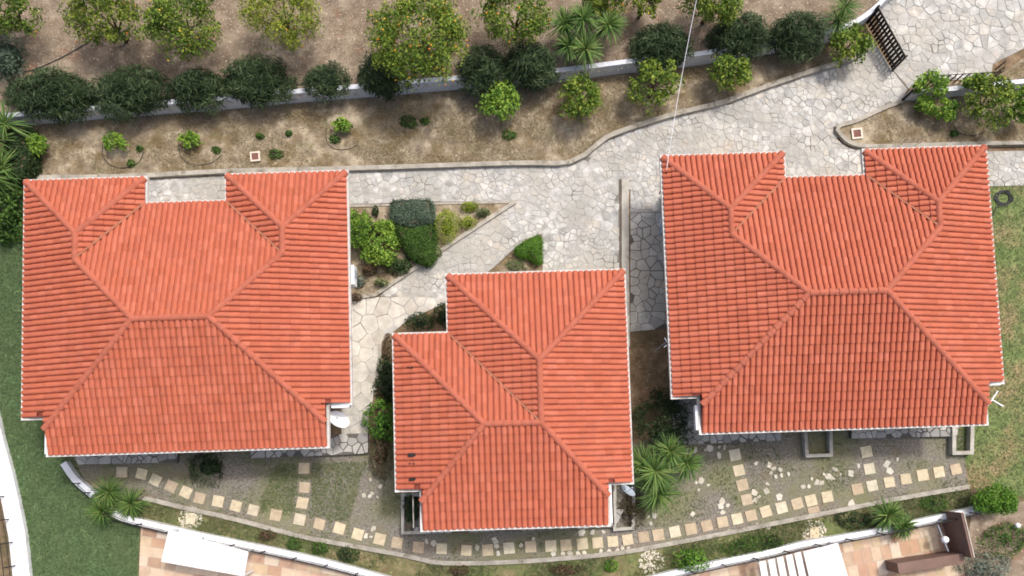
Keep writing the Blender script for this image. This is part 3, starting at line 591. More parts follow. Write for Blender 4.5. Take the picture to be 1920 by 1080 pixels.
LS += [(680+x/4.5, 840+y/4.5) for x, y in ((65, 265), (150, 320), (80, 380), (125, 415), (60, 405), (10, 400), (90, 680), (30, 745), (70, 750), (540, 790), (600, 805), (1115, 780), (1130, 825), (965, 838), (1145, 890))]
for q in LS:
    r0 = random.uniform(.09, .20)*(1.5 if len(q) > 2 else 1); n = random.choice((4, 5, 5, 6)); a0 = random.random()*6; st = random.uniform(.55, 1)
    P = sorted((a0+2*math.pi*(i+random.uniform(-.25, .25))/n) for i in range(n)); P = [(math.cos(t)*r0*random.uniform(.8, 1.15), math.sin(t)*r0*st*random.uniform(.8, 1.15)) for t in P]
    b = MB(); b.prism(ccw(P), -.03, random.uniform(.02, .04), inset=.01); o = put('loose_stone', raw('loose_stone', b.V, b.Fc, 'loose_stone'), loc=G(q[0], q[1], .015)); o.rotation_euler = (random.uniform(-.06, .06), random.uniform(-.06, .06), random.random()*6)
    tag(o, 'loose broken flagstone lying on the gravel near the stepping stones', 'stone', 'loose broken flagstones on the gravel')
for (px, py, r0, lab) in ((358, 972, .50, 'round white pebble disc in the strip by the plain canopy'), (1222, 1055, .55, 'heap of white stones in the strip beside the bright green shrub'), (1526, 998, .52, 'white stone landing behind the slatted canopy wall')):
    b = MB(); cx, cy, _ = G(px, py)
    R = empty('stone_patch', (cx, cy, .0)); tag(R, lab, 'stones'); pb = MB()
    for k in range(190):
        t, q = random.random()*6.283, r0*math.sqrt(random.random()); s = random.uniform(.03, .06)
        pb.ball((math.cos(t)*q, math.sin(t)*q, .03), s, 6, 4, random.random(), (1, random.uniform(.6, 1), .5))
    tag(pb.build('pebbles', 'loose_stone', R), kind='stuff')
    if r0 != .55: b.prism([(-.2, -.24), (.2, -.24), (.2, .24), (-.2, .24)], 0, .085, inset=.01); b.build('slab', 'sand_stone', R)

# ------------------------------------------------------------------ small fittings
for (px, py, s, lab) in ((478, 293, .22, 'small rusty manhole in the dry garden bed behind the villa'), (1607.5, 250, .24, 'white framed square manhole in the bed beside the driveway')):
    c = G(px, py, .2); R = empty('manhole', (c[0], c[1], .1), .1); tag(R, lab, 'manhole'); b = MB()
    for x0, x1, y0, y1 in ((-s, s, -s, -s*.68), (-s, s, s*.68, s), (-s, -s*.68, -s*.68, s*.68), (s*.68, s, -s*.68, s*.68)): b.box(x0, x1, y0, y1, -.02, .10)
    b.build('frame', 'pale_frame', R); b = MB(); b.box(-s*.68, s*.68, -s*.68, s*.68, -.02, .07); b.build('cover', 'rust', R)
def dish(px, py, z, rx, tilt, az, m, label, arm):
    R = empty('satellite_dish', G(px, py, z)); tag(R, label, 'satellite dish'); b = MB(); N = 18; V = [(0, 0, 0)]; Fc = []
    for i in (1, 2, 3):
        q = i/3; V += [(math.cos(k*2*math.pi/N)*rx*q, math.sin(k*2*math.pi/N)*rx*.9*q, .09*q*q*rx/.4) for k in range(N)]
    Fc = [(0, 1+k, 1+(k+1) % N) for k in range(N)]+[(1+i*N+k, 1+(i+1)*N+k, 1+(i+1)*N+(k+1) % N, 1+i*N+(k+1) % N) for i in range(2) for k in range(N)]
    b.add(V, Fc); d = b.build('reflector', m, R, True); d.rotation_euler = (tilt, 0, az)
    b = MB(); b.tube([(0, 0, -.03), arm, (arm[0], arm[1], -1.0)], .025, 6); b.build('mount', 'grey_metal', R)
    dirv = Matrix.Rotation(az, 3, 'Z') @ Matrix.Rotation(tilt, 3, 'X') @ Vector((0, -.3, .42)); b = MB(); b.tube([(0, 0, 0), tuple(dirv)], .012, 5); b.ball(tuple(dirv), .04, 8, 5); b.build('receiver', 'grey_metal', R)
dish(634, 789, 2.3, .46, -.85, math.radians(-38), 'white_plastic', 'white satellite dish above the stone corner by the footpath', (-.3, .1, -.15))
dish(1176, 922, 2.3, .34, -1.05, math.radians(-35), 'grey_metal', 'blue grey satellite dish beside the big yucca', (-.25, .05, -.1))
def yagi(px, py, z, A, C, label, m='white_plastic', k=1):
    c = Vector(G(px, py, z)); R = empty('tv_antenna', (c.x, c.y, 0)); tag(R, label, 'antenna')
    b = MB(); b.tube([(0, 0, 0), (0, 0, z)], .02, 6); b.build('mast', 'grey_metal', R)
    for n, (p, q), r_ in (('boom', A, .030), ('reflector', C, .028)):
        p, q = Vector(G(*p, z))-Vector((c.x, c.y, 0)), Vector(G(*q, z))-Vector((c.x, c.y, 0)); b = MB(); b.tube([p, q], r_*k, 6); b.build(n, m, R)
yagi(1862, 748, 3.0, ((1861, 750), (1881, 762)), ((1852, 761), (1871, 733)), 'white t shaped aerial over the dry lawn')
yagi(1251, 640, 2.9, ((1246, 633), (1251, 642)), ((1245, 651), (1254, 644)), 'small pale aerial over the dark soil passage', 'grey_metal', .55)
def ac(px, py, z, h, label, m='white_plastic'):
    c = G(px, py, z); R = empty('air_conditioner', c, .03); tag(R, label, 'air conditioner')
    b = MB(); b.box(-.16, .16, -.4, .4, -.28, .28); b.build('casing', m, R); b = MB()
    sg = 1 if px < 960 else -1
    b.tube([(sg*.161, .08, 0), (sg*.175, .08, 0)], .2, 14); b.build('fan_grille', 'grey_metal', R)
    for y in (-.3, .3): b = MB(); b.box(-.36 if sg > 0 else -.16, .16 if sg > 0 else .36, y-.02, y+.02, -.32, -.285); b.build('bracket', 'grey_metal', R)
ac(659, 518, 2.3, 0, 'white air conditioner on the villa wall by the hedge bed'); ac(1246, 420, 2.2, 0, 'bluish air conditioner on the villa wall by the passage', 'blue_grey')
p, q = Vector(G(1318, -60, 6.5)), Vector(G(1250, 318, HE+.25)); b = MB(); b.tube([p.lerp(q, t/24)-Vector((0, 0, .5*4*(t/24)*(1-t/24))) for t in range(25)], .012, 5)
tag(b.build('overhead_cable', 'white_plastic'), 'pale overhead cable running from the orchard to the villa roof corner', 'cable')
b = MB(); b.tube([G(1250, 322, HE+.25), G(1249, 330, HE-.1), G(1243, 345, HE-.6), G(1236, 364, HE-1)], .025, 5); tag(b.build('cable', 'black_metal'), 'dark cable dropping from the villa roof corner', 'cable')
def hose(name, pts, z, rad, label, m='hose', k=5):
    b = MB(); b.tube([G(x, y, z+.02) for x, y in smooth_line(pts, k)], rad, 5); return tag(b.build(name, m), label, 'hose')
hose('irrigation_hose', [(18, 130), (50, 134), (85, 122), (125, 103), (168, 78)], .8, .022, 'black hose across the orchard soil by the bushes')
hose('irrigation_hose', [(192, 268), (194, 295), (212, 312), (240, 314), (262, 302), (270, 280)], .1, .016, 'thin hose ring round a sapling with white tinged leaves')
hose('irrigation_hose', [(335, 270), (340, 295), (362, 309), (395, 306), (416, 290)], .1, .018, 'thin hose ring round the sapling near the rusty manhole')
hose('irrigation_hose', [(612, 240), (612, 262), (625, 278), (650, 280), (672, 272)], .1, .014, 'faint hose ring round the small weedy sapling')
hose('irrigation_hose', [(1790, 238), (1800, 250), (1825, 254), (1850, 246)], .12, .014, 'faint hose arc below the citrus shrub of the manhole bed')
hose('irrigation_hose', [(693, 476), (703, 500), (712, 525), (722, 543)], .06, .016, 'thin hose in the triangular hedge bed')
coil = [(1882+(14+4*math.sin(k*1.3))*math.cos(k*.55), 371+(12+3*math.cos(k*.9))*math.sin(k*.55)) for k in range(70)]
hose('garden_hose', coil+[(1868, 390), (1862, 405)], .03, .018, 'coiled dark hose lying on the dry lawn', k=2)

# ------------------------------------------------------------------ plants
def unit(a): return a/np.maximum(np.linalg.norm(a, axis=1, keepdims=True), 1e-6)
def leaf_quads(P, N, size, asp, spread=.8, up=.35, D=None):
    n = len(P); N = unit(N*.8+rng.normal(size=(n, 3))*spread+np.array([0, 0, up])); t = rng.normal(size=(n, 3)) if D is None else D+rng.normal(size=(n, 3))*.35
    S = unit(np.cross(N, t)); D = np.cross(S, N); l = (size*rng.uniform(.65, 1.3, n))[:, None]; w_ = l*asp/2
    V = np.stack([P-D*l/2, P+S*w_-N*l*.06, P+D*l/2, P-S*w_-N*l*.06], 1).reshape(-1, 3); return V
def foliage_obj(name, V, tone, m, parent, core=None):
    Fq = np.arange(len(V)).reshape(-1, 4)
    if core is not None:
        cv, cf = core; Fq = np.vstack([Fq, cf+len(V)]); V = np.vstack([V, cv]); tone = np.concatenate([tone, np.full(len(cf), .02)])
    return put(name, raw(name, V, Fq, m, np.clip(tone, 0, 1)), parent)
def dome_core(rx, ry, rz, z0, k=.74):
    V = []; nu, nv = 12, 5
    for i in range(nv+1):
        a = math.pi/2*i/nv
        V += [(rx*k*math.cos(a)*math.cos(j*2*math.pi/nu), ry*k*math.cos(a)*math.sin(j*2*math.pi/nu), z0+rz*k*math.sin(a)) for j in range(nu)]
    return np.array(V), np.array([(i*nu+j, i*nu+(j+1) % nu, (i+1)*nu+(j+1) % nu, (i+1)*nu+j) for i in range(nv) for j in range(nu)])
def crown_pts(rx, ry, rz, ncl, per, cr, lo=-.5, shell=.45):
    d = unit(rng.normal(size=(ncl*3, 3))); d = d[d[:, 2] > lo][:ncl]; rad = rng.uniform(shell, 1, len(d))**.6
    C = d*rad[:, None]*np.array([rx, ry, rz])*rng.uniform(.8, 1.04, (len(d), 1)); tc = rng.uniform(-.16, .16, len(d))
    rr = cr*rng.uniform(.6, 1.3, len(d)); q = unit(rng.normal(size=(len(d)*per, 3))); q[:, 2] = np.where(q[:, 2] < -.3, -q[:, 2], q[:, 2]); q *= rng.uniform(.35, 1, (len(q), 1))**.5
    lb = unit(rng.normal(size=(7, 3))*np.array([1, 1, .5])); la = rng.uniform(-.30, .24, 7); C = C*(1+(np.maximum(d @ lb.T, 0)**4*la).sum(1))[:, None]
    P = np.repeat(C, per, 0)+q*np.repeat(rr, per)[:, None]; T = np.repeat(tc, per)
    return P, q, T, C
def tree(name, px, py, rx, ry, zg, hgt, leaf, label, m='citrus_leaf', group=None, fruit=0, dens=1.0, cat='tree', size=.13, asp=.5, tb=.45, gaps=1.0):
    zc = zg+hgt*.62; s = (CH-zc)/F; X, Y, _ = G(px, py, zc); RX, RY = rx*s, ry*s; RZ = hgt*.42
    R = empty(name, (X, Y, zg)); tag(R, label, cat, group); A = max(RX*RY, .05)
    b = MB(); h0 = hgt*.3; b.tube([(0, 0, -.05), (.03, -.02, h0*.6), (.0, .03, h0)], [.05+.035*RX, .04+.03*RX, .03+.03*RX], 7); nl = 5
    for k in range(nl):
        t = 2*math.pi*k/nl+random.uniform(-.4, .4); q = random.uniform(.5, .8)
        b.tube([(0, 0, h0*.9), (math.cos(t)*RX*q*.45, math.sin(t)*RY*q*.45, hgt*.55), (math.cos(t)*RX*q, math.sin(t)*RY*q, hgt*random.uniform(.66, .85))], [.03+.02*RX, .02+.012*RX, .008], 5)
    b.build('trunk', 'bark', R, True)
    ncl = int((16+44*A)*dens); per = int(64*gaps); P, q, T, C = crown_pts(RX, RY, RZ, ncl, per, .13+.17*math.sqrt(A))
    P[:, 2] += hgt*.62; P = P*np.array([1, 1, 1]); V_ = leaf_quads(P, q, size, asp)
    hz = (P[:, 2]-hgt*.62)/RZ; T = T+tb+rng.normal(0, .2, len(P)); foliage_obj('crown', V_, T, m, R)
    if fruit:
        b = MB()
        for i in rng.choice(len(C), fruit): b.ball(C[i]*np.array([1, 1, 1])+np.array([0, 0, hgt*.62])+unit(rng.normal(size=(1, 3))+np.array([[0, 0, .8]]))[0]*(.15+.16*math.sqrt(A)), .045, 6, 4, random.random())
        tag(b.build('fruit', 'fruit', R, True), kind='stuff')
    return R
def bush(name, px, py, rx, ry, zg, hgt, m, label, group=None, n=900, size=.15, asp=.25, cat='bush', tb=.42, core=.78, up=.35):
    zc = zg+hgt*.45; s = (CH-zc)/F; X, Y, _ = G(px, py, zc); RX, RY = rx*s*.95, ry*s*.95; R = empty(name, (X, Y, zg)); tag(R, label, cat, group)
    A = RX*RY; N = int(n*A*3)+120; ncl = int(10+22*A); d = unit(rng.normal(size=(N, 3))); d[:, 2] = np.abs(d[:, 2])
    cl = unit(rng.normal(size=(ncl, 3))); cl[:, 2] = np.abs(cl[:, 2]); amp = rng.uniform(-.18, .16, ncl); tc = rng.uniform(-.14, .14, ncl)
    near = np.argmax(d @ cl.T, 1); dot = np.max(d @ cl.T, 1)
    lb = unit(rng.normal(size=(6, 3))*np.array([1, 1, .6])); la = rng.uniform(-.32, .22, 6); lob = (np.maximum(d @ lb.T, 0)**4*la).sum(1)*(1 if 'oleander' not in name else .5)
    rad = (1+lob+amp[near]+.35*(dot-.93))*rng.uniform(.78, 1.10, N); P = d*rad[:, None]*np.array([RX, RY, hgt]); nrm = unit(d/np.array([RX, RY, hgt]))
    D = unit(nrm*.6+rng.normal(size=(N, 3))*.5); V_ = leaf_quads(P, nrm, size, asp, .55, up, D)
    T = tb+tc[near]*1.3+rng.normal(0, .2, N)+.5*(rad-1)
    b = MB(); b.tube([(0, 0, -.05), (0, 0, hgt*.5)], [.05, .03], 6)
    for k in range(4): b.tube([(0, 0, .05), (math.cos(k*1.6)*RX*.4, math.sin(k*1.6)*RY*.4, hgt*.55)], [.03, .012], 5)
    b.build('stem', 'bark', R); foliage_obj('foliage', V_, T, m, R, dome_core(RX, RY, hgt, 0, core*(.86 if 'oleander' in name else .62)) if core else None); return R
def hedge(name, pts, zg, hgt, m, label, size=.07, n=900, group=None, rnd=.25, tb=.45):
    P2 = ccw(gp(pts, zg+hgt)); cx = sum(p[0] for p in P2)/len(P2); cy = sum(p[1] for p in P2)/len(P2); P2 = [(x-cx, y-cy) for x, y in P2]
    R = empty(name, (cx, cy, zg)); tag(R, label, 'hedge', group); xs = [p[0] for p in P2]; ys = [p[1] for p in P2]; A = area(P2)
    N = int(A*n*2)+100; X = rng.uniform(min(xs), max(xs), N*3); Y = rng.uniform(min(ys), max(ys), N*3); k = inside(P2, X, Y); X, Y = X[k][:N], Y[k][:N]
    edge = np.full(len(X), 9.); m_ = len(P2)
    for i in range(m_):
        a_, c_ = np.array(P2[i]), np.array(P2[(i+1) % m_]); d_ = c_-a_; t = np.clip(((X-a_[0])*d_[0]+(Y-a_[1])*d_[1])/(d_ @ d_), 0, 1); edge = np.minimum(edge, np.hypot(X-a_[0]-t*d_[0], Y-a_[1]-t*d_[1]))
    Z = hgt-np.maximum(0, rnd-edge)**2/rnd*.9+np.abs(rng.normal(0, .045, len(X)))*1.2-.02+.07*np.sin(X*5+1)*np.sin(Y*4.3)
    P = np.stack([X, Y, Z], 1); Nn = np.tile([0, 0, 1.], (len(X), 1)); q = []; per = 0
    for i in range(m_):
        a_, c_ = np.array(P2[i]), np.array(P2[(i+1) % m_]); l = np.hypot(*(c_-a_)); nn = int(l*hgt*n*1.4); t = rng.uniform(0, 1, nn)[:, None]
        o_ = np.array([(c_-a_)[1], -(c_-a_)[0]])/l; pp = a_+(c_-a_)*t+o_*rng.normal(.02, .06, nn)[:, None]; P = np.vstack([P, np.column_stack([pp, rng.uniform(0, hgt-.03, nn)])]); Nn = np.vstack([Nn, np.tile([*o_, .2], (nn, 1))])
    ph = rng.uniform(0, 6, 4); T = tb+rng.normal(0, .16, len(P))+.10*np.sin(P[:, 0]*4+ph[0])*np.sin(P[:, 1]*3.4+ph[1])
    V_ = leaf_quads(P, Nn, size, .55, .7, .3); Q = inset_poly(P2, .07); nq = len(Q)
    cv = np.array([(x, y, z) for z in (0, hgt-.10) for x, y in Q]); cf = [(i, (i+1) % nq, (i+1) % nq+nq, i+nq) for i in range(nq)]
    cen = len(cv); cv = np.vstack([cv, [[0, 0, hgt-.08]]]); cf += [(nq+i, nq+(i+1) % nq, cen, cen) for i in range(nq)]
    b = MB(); b.add(cv, [f if f[2] != f[3] else f[:3] for f in cf]); b.build('branches', 'bark', R)
    foliage_obj('foliage', V_, T, m, R); return R
def yucca(heads, zg, label, m='yucca_leaf', n=80, ln=.75, group=None, cat='yucca', wd=.055):
    zs = [h[2] for h in heads]; c = [sum(G(h[0], h[1], zg+h[2])[k] for h in heads)/len(heads) for k in (0, 1)]; R = empty('yucca', (c[0], c[1], zg)); tag(R, label, cat, group)
    for h in heads:
        X, Y, _ = G(h[0], h[1], zg+h[2]); X -= c[0]; Y -= c[1]; lh = ln*(h[3] if len(h) > 3 else 1); b = MB(); b.tube([(X*.3, Y*.3, 0), (X*.8, Y*.8, h[2]*.6), (X, Y, h[2])], [.08, .07, .06], 6); b.build('stem', 'bark', R)
        V_, T = [], []; Fc = []; n = int(n)
        for i in range(n):
            t = random.random()*6.283; el = math.asin(random.uniform(-.35, .98)); l = lh*random.uniform(.75, 1.1); d = Vector((math.cos(t)*math.cos(el), math.sin(t)*math.cos(el), math.sin(el))); s = d.cross(Vector((0, 0, 1))).normalized(); dr = random.uniform(.1, .32); tt = .5+random.uniform(-.3, .35)+(.1 if el > .7 else 0)
            pr = []
            for u, ww in ((0, .7), (.4, 1), (.75, .6), (1, .06)): p_ = Vector((X, Y, h[2]))+d*l*u-Vector((0, 0, dr*l*u*u)); pr.append((p_+s*wd*ww/2, p_-s*wd*ww/2))
            for (a_, b_), (c_, d_) in zip(pr, pr[1:]): V_ += [a_, b_, d_, c_]; T.append(tt)
        foliage_obj('leaf_rosette', np.array([tuple(v) for v in V_]), np.array(T), m, R)
OZ = .8
# orchard trees
OG = 'orchard trees'
tree('orange_tree', 12, 18, 58, 45, OZ, 2.6, .1, 'green citrus tree over a bare leaf strewn patch behind the bush with the hose', 'citrus_leaf', OG, 8)
tree('orange_tree', 200, 36, 70, 56, OZ, 2.7, .1, 'thin crowned yellowish citrus tree where the black hose ends', 'citrus_yellow', OG, 14, dens=.8, tb=.36)
tree('orange_tree', 336, 46, 72, 66, OZ, 2.8, .1, 'green citrus tree beside the thin crowned yellowish one', 'citrus_leaf', OG, 22, dens=.9, tb=.55)
tree('orange_tree', 526, 26, 78, 58, OZ, 2.9, .1, 'compact yellow green tree standing apart above the smallest round bush', 'citrus_yellow', OG, 10, dens=1.25, tb=.6, size=.10)
tree('orange_tree', 790, 74, 90, 90, OZ, 3.2, .1, 'largest citrus tree, full of small fruit, reaching over the white wall', 'citrus_leaf', OG, 110, dens=1.05, tb=.62)
tree('orange_tree', 966, 28, 74, 62, OZ, 2.8, .1, 'citrus tree with open branches beside the yucca clump of the orchard', 'citrus_leaf', OG, 20, dens=.75, tb=.6)
tree('orange_tree', 1128, 4, 46, 24, OZ, 2.0, .1, 'low yellowish citrus tree behind the yucca clump of the orchard', 'citrus_yellow', OG, 4)
tree('orange_tree', 1206, 2, 30, 26, OZ, 2.0, .1, 'small yellowish citrus tree before the overhead cable', 'citrus_yellow', OG, 4)
tree('orange_tree', 1335, 2, 64, 48, OZ, 2.6, .1, 'green citrus tree just beyond the overhead cable', 'citrus_leaf', OG, 16, tb=.6)
# dark bushes along the wall
for (x, y, rx, ry, h_, lab) in ((96, 176, 88, 50, 1.3, 'widest dark bush at the retaining wall, next to the dark hedge'), (243, 170, 76, 50, 1.3, 'broad dark bush touching the widest one at the retaining wall'), (368, 165, 52, 42, 1.1, 'lower dark bush between two broad ones at the retaining wall'), (476, 152, 70, 48, 1.2, 'broad dark bush next to the lone round bush at the retaining wall'),
        (716, 140, 48, 48, 1.2, 'dark bush tucked under the largest citrus tree'), (906, 130, 50, 44, 1.2, 'dark bush just past the largest citrus tree, touching its twin'), (996, 120, 54, 48, 1.3, 'dark bush right beside the orchard yucca clump'), (1246, 84, 64, 44, 1.2, 'dark bush where the overhead cable crosses the retaining wall'), (1392, 64, 62, 42, 1.2, 'dark bush behind the glossy yellow green sapling'), (1496, 64, 58, 44, 1.2, 'last dark bush at the retaining wall before the gate')):
    bush('oleander_bush', x, y, rx, ry, OZ, h_, 'oleander_leaf', lab, 'dark bushes along the retaining wall', n=640, size=.32, asp=.13, tb=.48)
bush('oleander_bush', 609, 148, 45, 38, OZ, 1.0, 'oleander_leaf', 'smallest round dark bush at the retaining wall, standing alone', 'dark bushes along the retaining wall', n=700, size=.22, asp=.16)
bush('oleander_bush', 2, 100, 38, 48, OZ, 1.4, 'hedge_grey', 'greyish green bush where the black hose begins', n=500, size=.16, asp=.3)
yucca([(1060, 44, 1.3), (1094, 34, 1.5, .9), (1141, 46, 1.2), (1066, 86, 1.0, .85), (1098, 92, 1.0, 1.05)], OZ, 'clump of green yucca rosettes at the edge of the orchard wall', n=135, ln=.92)
yucca([(1585, 12, 1.0, 1.1), (1572, 38, .8)], OZ, 'grassy green yucca by the gate end of the retaining wall', n=120, ln=.85, wd=.03)
# saplings in the garden bed
SG = 'young citrus plants in the garden bed'
for x, y, rx, ry, h_, d_, lab in ((70, 271, 19, 21, .9, 1.2, 'small bright sapling in the corner of the bed by the palms'), (215, 266, 26, 15, .7, .5, 'thin pale sapling inside a hose ring'), (356, 262, 18, 10, .6, .6, 'little sapling near the rusty manhole'), (640, 236, 15, 14, .6, .6, 'tiny bright sapling amid weeds in the bed'),
        (938, 194, 36, 34, 1.5, 1.1, 'bright green citrus sapling below the two dark bushes'), (1090, 180, 38, 44, 1.7, 1.0, 'tall thin citrus sapling in front of the orchard yucca clump'), (1226, 160, 46, 42, 1.8, .8, 'open branched yellow green citrus sapling near the cable'), (1370, 132, 42, 34, 1.6, .95, 'glossy yellow green citrus sapling between cable and gate'), (1592, 84, 44, 32, 1.7, 1.0, 'citrus sapling right beside the dark gate'),
        (1742, 158, 34, 24, 1.4, .8, 'loose green sapling beside the picket railing corner'), (1732, 196, 16, 20, .9, .7, 'small green sapling below the white wall of the manhole bed'), (1772, 208, 24, 20, 1.0, .6, 'thin olive green sapling in the manhole bed'), (1852, 190, 46, 48, 1.8, .9, 'largest yellow green citrus shrub of the manhole bed'), (1828, 158, 24, 14, 1.2, .7, 'low leafy shrub along the picket railing'), (1918, 192, 24, 36, 1.5, 1.1, 'deep green shrub at the end of the white wall of the manhole bed')):
    tree('citrus_sapling', x, y, rx, ry, .1, h_, .1, lab, 'young_leaf' if h_ < 1.55 else 'citrus_leaf', SG, 0, dens=d_*1.25, cat='sapling', size=.17, tb=.56, gaps=.42)
for i, (x, y, s) in enumerate(((405, 280, 10), (488, 255, 9), (516, 288, 15), (540, 250, 8), (626, 260, 11), (765, 228, 20), (796, 226, 10), (955, 252, 14), (245, 306, 9), (262, 278, 8), (1790, 250, 8))):
    bush('weed', x, y, s, s*.8, .1, .22, 'hedge_green', 'small dark weed in the dry garden bed', 'weeds in the garden bed', n=420, size=.1, asp=.5, cat='weed', core=0)
# west edge
yucca([(10, 232, 1.6, 1.25), (-12, 262, 1.5, 1.2)], .0, 'pale green palm above the dark hedge at the bed corner', 'yucca_leaf', n=70, ln=.9, cat='palm')
yucca([(2, 312, 1.4, 1.25), (-14, 330, 1.5, 1.2)], .0, 'pale green palm below the dark hedge at the bed corner', 'yucca_leaf', n=70, ln=.9, cat='palm')
hedge('hedge', [(6, 236), (44, 232), (48, 300), (36, 330), (2, 330)], 0, 1.2, 'dark_leaf', 'dark hedge between the two pale palms', size=.11, n=420)
bush('flowering_bush', 5, 395, 38, 75, 0, 1.6, 'hedge_green', 'leafy green bush beside the villa wall and palms', n=420, size=.16, asp=.5, tb=.5)
# triangular bed
hedge('hedge', [(734, 376), (806, 374), (810, 412), (770, 420), (734, 410)], .06, .9, 'hedge_grey', 'trimmed grey green square hedge', n=1300)
hedge('hedge', [(735, 416), (770, 424), (812, 416), (812, 480), (800, 492), (772, 478), (748, 440)], .06, .75, 'hedge_green', 'clipped dark green hedge joined to the grey green one', n=1300)
bush('shrub', 797, 480, 15, 12, .06, .55, 'hedge_grey', 'small grey green shrub at the tip of the dark hedge', n=1300, size=.07, asp=.5)
bush('shrub', 838, 420, 25, 38, .06, .8, 'hedge_yellow', 'tall clipped yellow green shrub in the triangular bed', n=1500, size=.06, asp=.55, tb=.55)
bush('shrub', 880, 386, 21, 13, .06, .6, 'hedge_yellow', 'small yellow green shrub against the straight stone edging', n=1500, size=.06, asp=.55, tb=.5)
bush('shrub', 877, 416, 17, 14, .06, .6, 'hedge_yellow', 'small yellow green shrub against the diagonal kerb', n=1500, size=.06, asp=.55, tb=.5)
bush('shrub', 704, 396, 8, 12, .06, .4, 'dark_leaf', 'tiny dark shrub at the straight stone edging', n=900, size=.08, asp=.5)
for x, y, rx, ry, m_, lab in ((662, 405, 8, 16, 'young_leaf', 'narrow bright plant against the eave in the triangular bed'), (690, 470, 16, 14, 'hedge_green', 'small loose green plant between the citrus shrubs'), (768, 468, 14, 18, 'dark_leaf', 'low dark growth along the flank of the clipped dark hedge'), (728, 484, 20, 14, 'hedge_green', 'loose green plant in front of the dark low shrub'), (668, 556, 10, 8, 'brown_leaf', 'dry tuft in the lowest corner of the triangular bed'), (690, 505, 18, 12, 'brown_leaf', 'thin brownish plant beside the hose in the triangular bed'), (700, 432, 16, 14, 'dark_leaf', 'dark leafy plant between the citrus shrubs and the tiny dark shrub'), (742, 452, 14, 16, 'young_leaf', 'bright loose plant touching the clipped dark hedge'), (820, 470, 9, 12, 'grass_olive', 'low olive plant between the hedge tip and the tall yellow green shrub'), (905, 398, 14, 8, 'grass_olive', 'low olive plant in the narrow end of the triangular bed'), (716, 530, 14, 9, 'grass_olive', 'low olive plant at the foot of the diagonal kerb')):
    bush('shrub', x, y, rx, ry, .06, .55, m_, lab, n=520, size=.12, asp=.45, core=.4)
tree('citrus_shrub', 676, 430, 26, 34, .06, 1.2, .1, 'leafy citrus shrub against the villa eave in the triangular bed', 'young_leaf', None, 0, dens=1.5, size=.13, tb=.45, gaps=.6, cat='shrub')
tree('citrus_shrub', 722, 428, 20, 14, .06, .9, .1, 'bright shrub touching the trimmed hedges', 'young_leaf', None, 0, dens=1.4, size=.12, tb=.65, gaps=.6, cat='shrub')
tree('citrus_shrub', 716, 466, 32, 28, .06, 1.1, .1, 'bright yellow green citrus shrub in the middle of the triangular bed', 'young_leaf', None, 0, dens=1.4, size=.13, tb=.6, gaps=.6, cat='shrub')
bush('shrub', 748, 500, 24, 16, .06, .5, 'dark_leaf', 'dark low shrub at the diagonal kerb', n=500, size=.14, asp=.4, tb=.55)
bush('shrub', 672, 528, 14, 14, .06, .5, 'sage_leaf', 'round pale sage shrub below the air conditioner', n=700, size=.1, asp=.4, tb=.3)
hedge('hedge', [(966, 466), (990, 450), (1013, 442), (1013, 491), (1000, 484), (990, 474), (982, 480)], .05, .55, 'hedge_bright', 'bright green clipped triangular hedge', n=1500, size=.06)
bush('shrub', 968, 498, 22, 13, .05, .3, 'grass_olive', 'low straggly plant below the triangular hedge', n=420, size=.16, asp=.2, core=0)
# around the small villa
bush('shrub', 786, 602, 30, 18, 0, .8, 'dark_leaf', 'dark rounded shrub in the shade at the inner corner of the small villa', n=600, size=.1, asp=.5)
bush('shrub', 830, 590, 22, 26, 0, .9, 'dark_leaf', 'dark shrub under the eave of the small villa', n=600, size=.1, asp=.5)
bush('shrub', 728, 652, 13, 34, 0, .5, 'brown_leaf', 'thin brownish shrub beside the short kerb', n=420, size=.1, asp=.4, core=0)
bush('shrub', 722, 690, 20, 24, 0, .8, 'dark_leaf', 'dark tufted shrub between the thin brownish one and the footpath', n=600, size=.12, asp=.4)
bush('shrub', 726, 724, 30, 40, 0, 1.0, 'dark_leaf', 'dark green shrub beside the pale footpath', n=600, size=.11, asp=.5, tb=.25)
bush('shrub', 716, 790, 33, 42, 0, 1.2, 'hedge_bright', 'bright leafy shrub beside the small villa', n=360, size=.16, asp=.5, tb=.36)
bush('shrub', 712, 852, 26, 44, 0, 1.0, 'brown_leaf', 'reddish brown shrub below the bright leafy one', n=480, size=.11, asp=.4, tb=.45)
bush('shrub', 772, 952, 18, 40, 0, .7, 'dark_leaf', 'dark green plant in the planter below the roof vents', n=600, size=.1, asp=.5)
bush('shrub', 386, 876, 40, 34, 0, .9, 'dark_leaf', 'dark shrub in front of the villa between the two terraces', n=420, size=.12, asp=.35, tb=.5)
tree('shrub', 1238, 786, 48, 52, 0, 1.5, .1, 'dark loose shrub in the shaded passage', 'dark_leaf', None, 0, dens=1.3, size=.1, tb=.3, gaps=.8, cat='shrub')
bush('shrub', 1188, 955, 28, 36, 0, .7, 'brown_leaf', 'dark brownish shrub beside the planter at the blue dish', n=420, size=.12, asp=.35, tb=.2)
yucca([(1228, 884, 1.5, 1.15), (1256, 846, 1.6, .9), (1288, 868, 1.3, .9), (1232, 925, 1.1, 1.1), (1205, 868, 1.2, .9)], 0, 'big yucca clump beside the small villa', n=140, ln=1.0)
yucca([(204, 922, .7), (192, 958, .6), (246, 944, .6)], 0, 'yucca clump growing over the curved white wall', n=140, ln=.85, wd=.04)
yucca([(1664, 966, .7, 1.05), (1692, 986, .6, .85)], 0, 'yucca pair leaning over the wall by the brown walled patio', n=130, ln=.85)
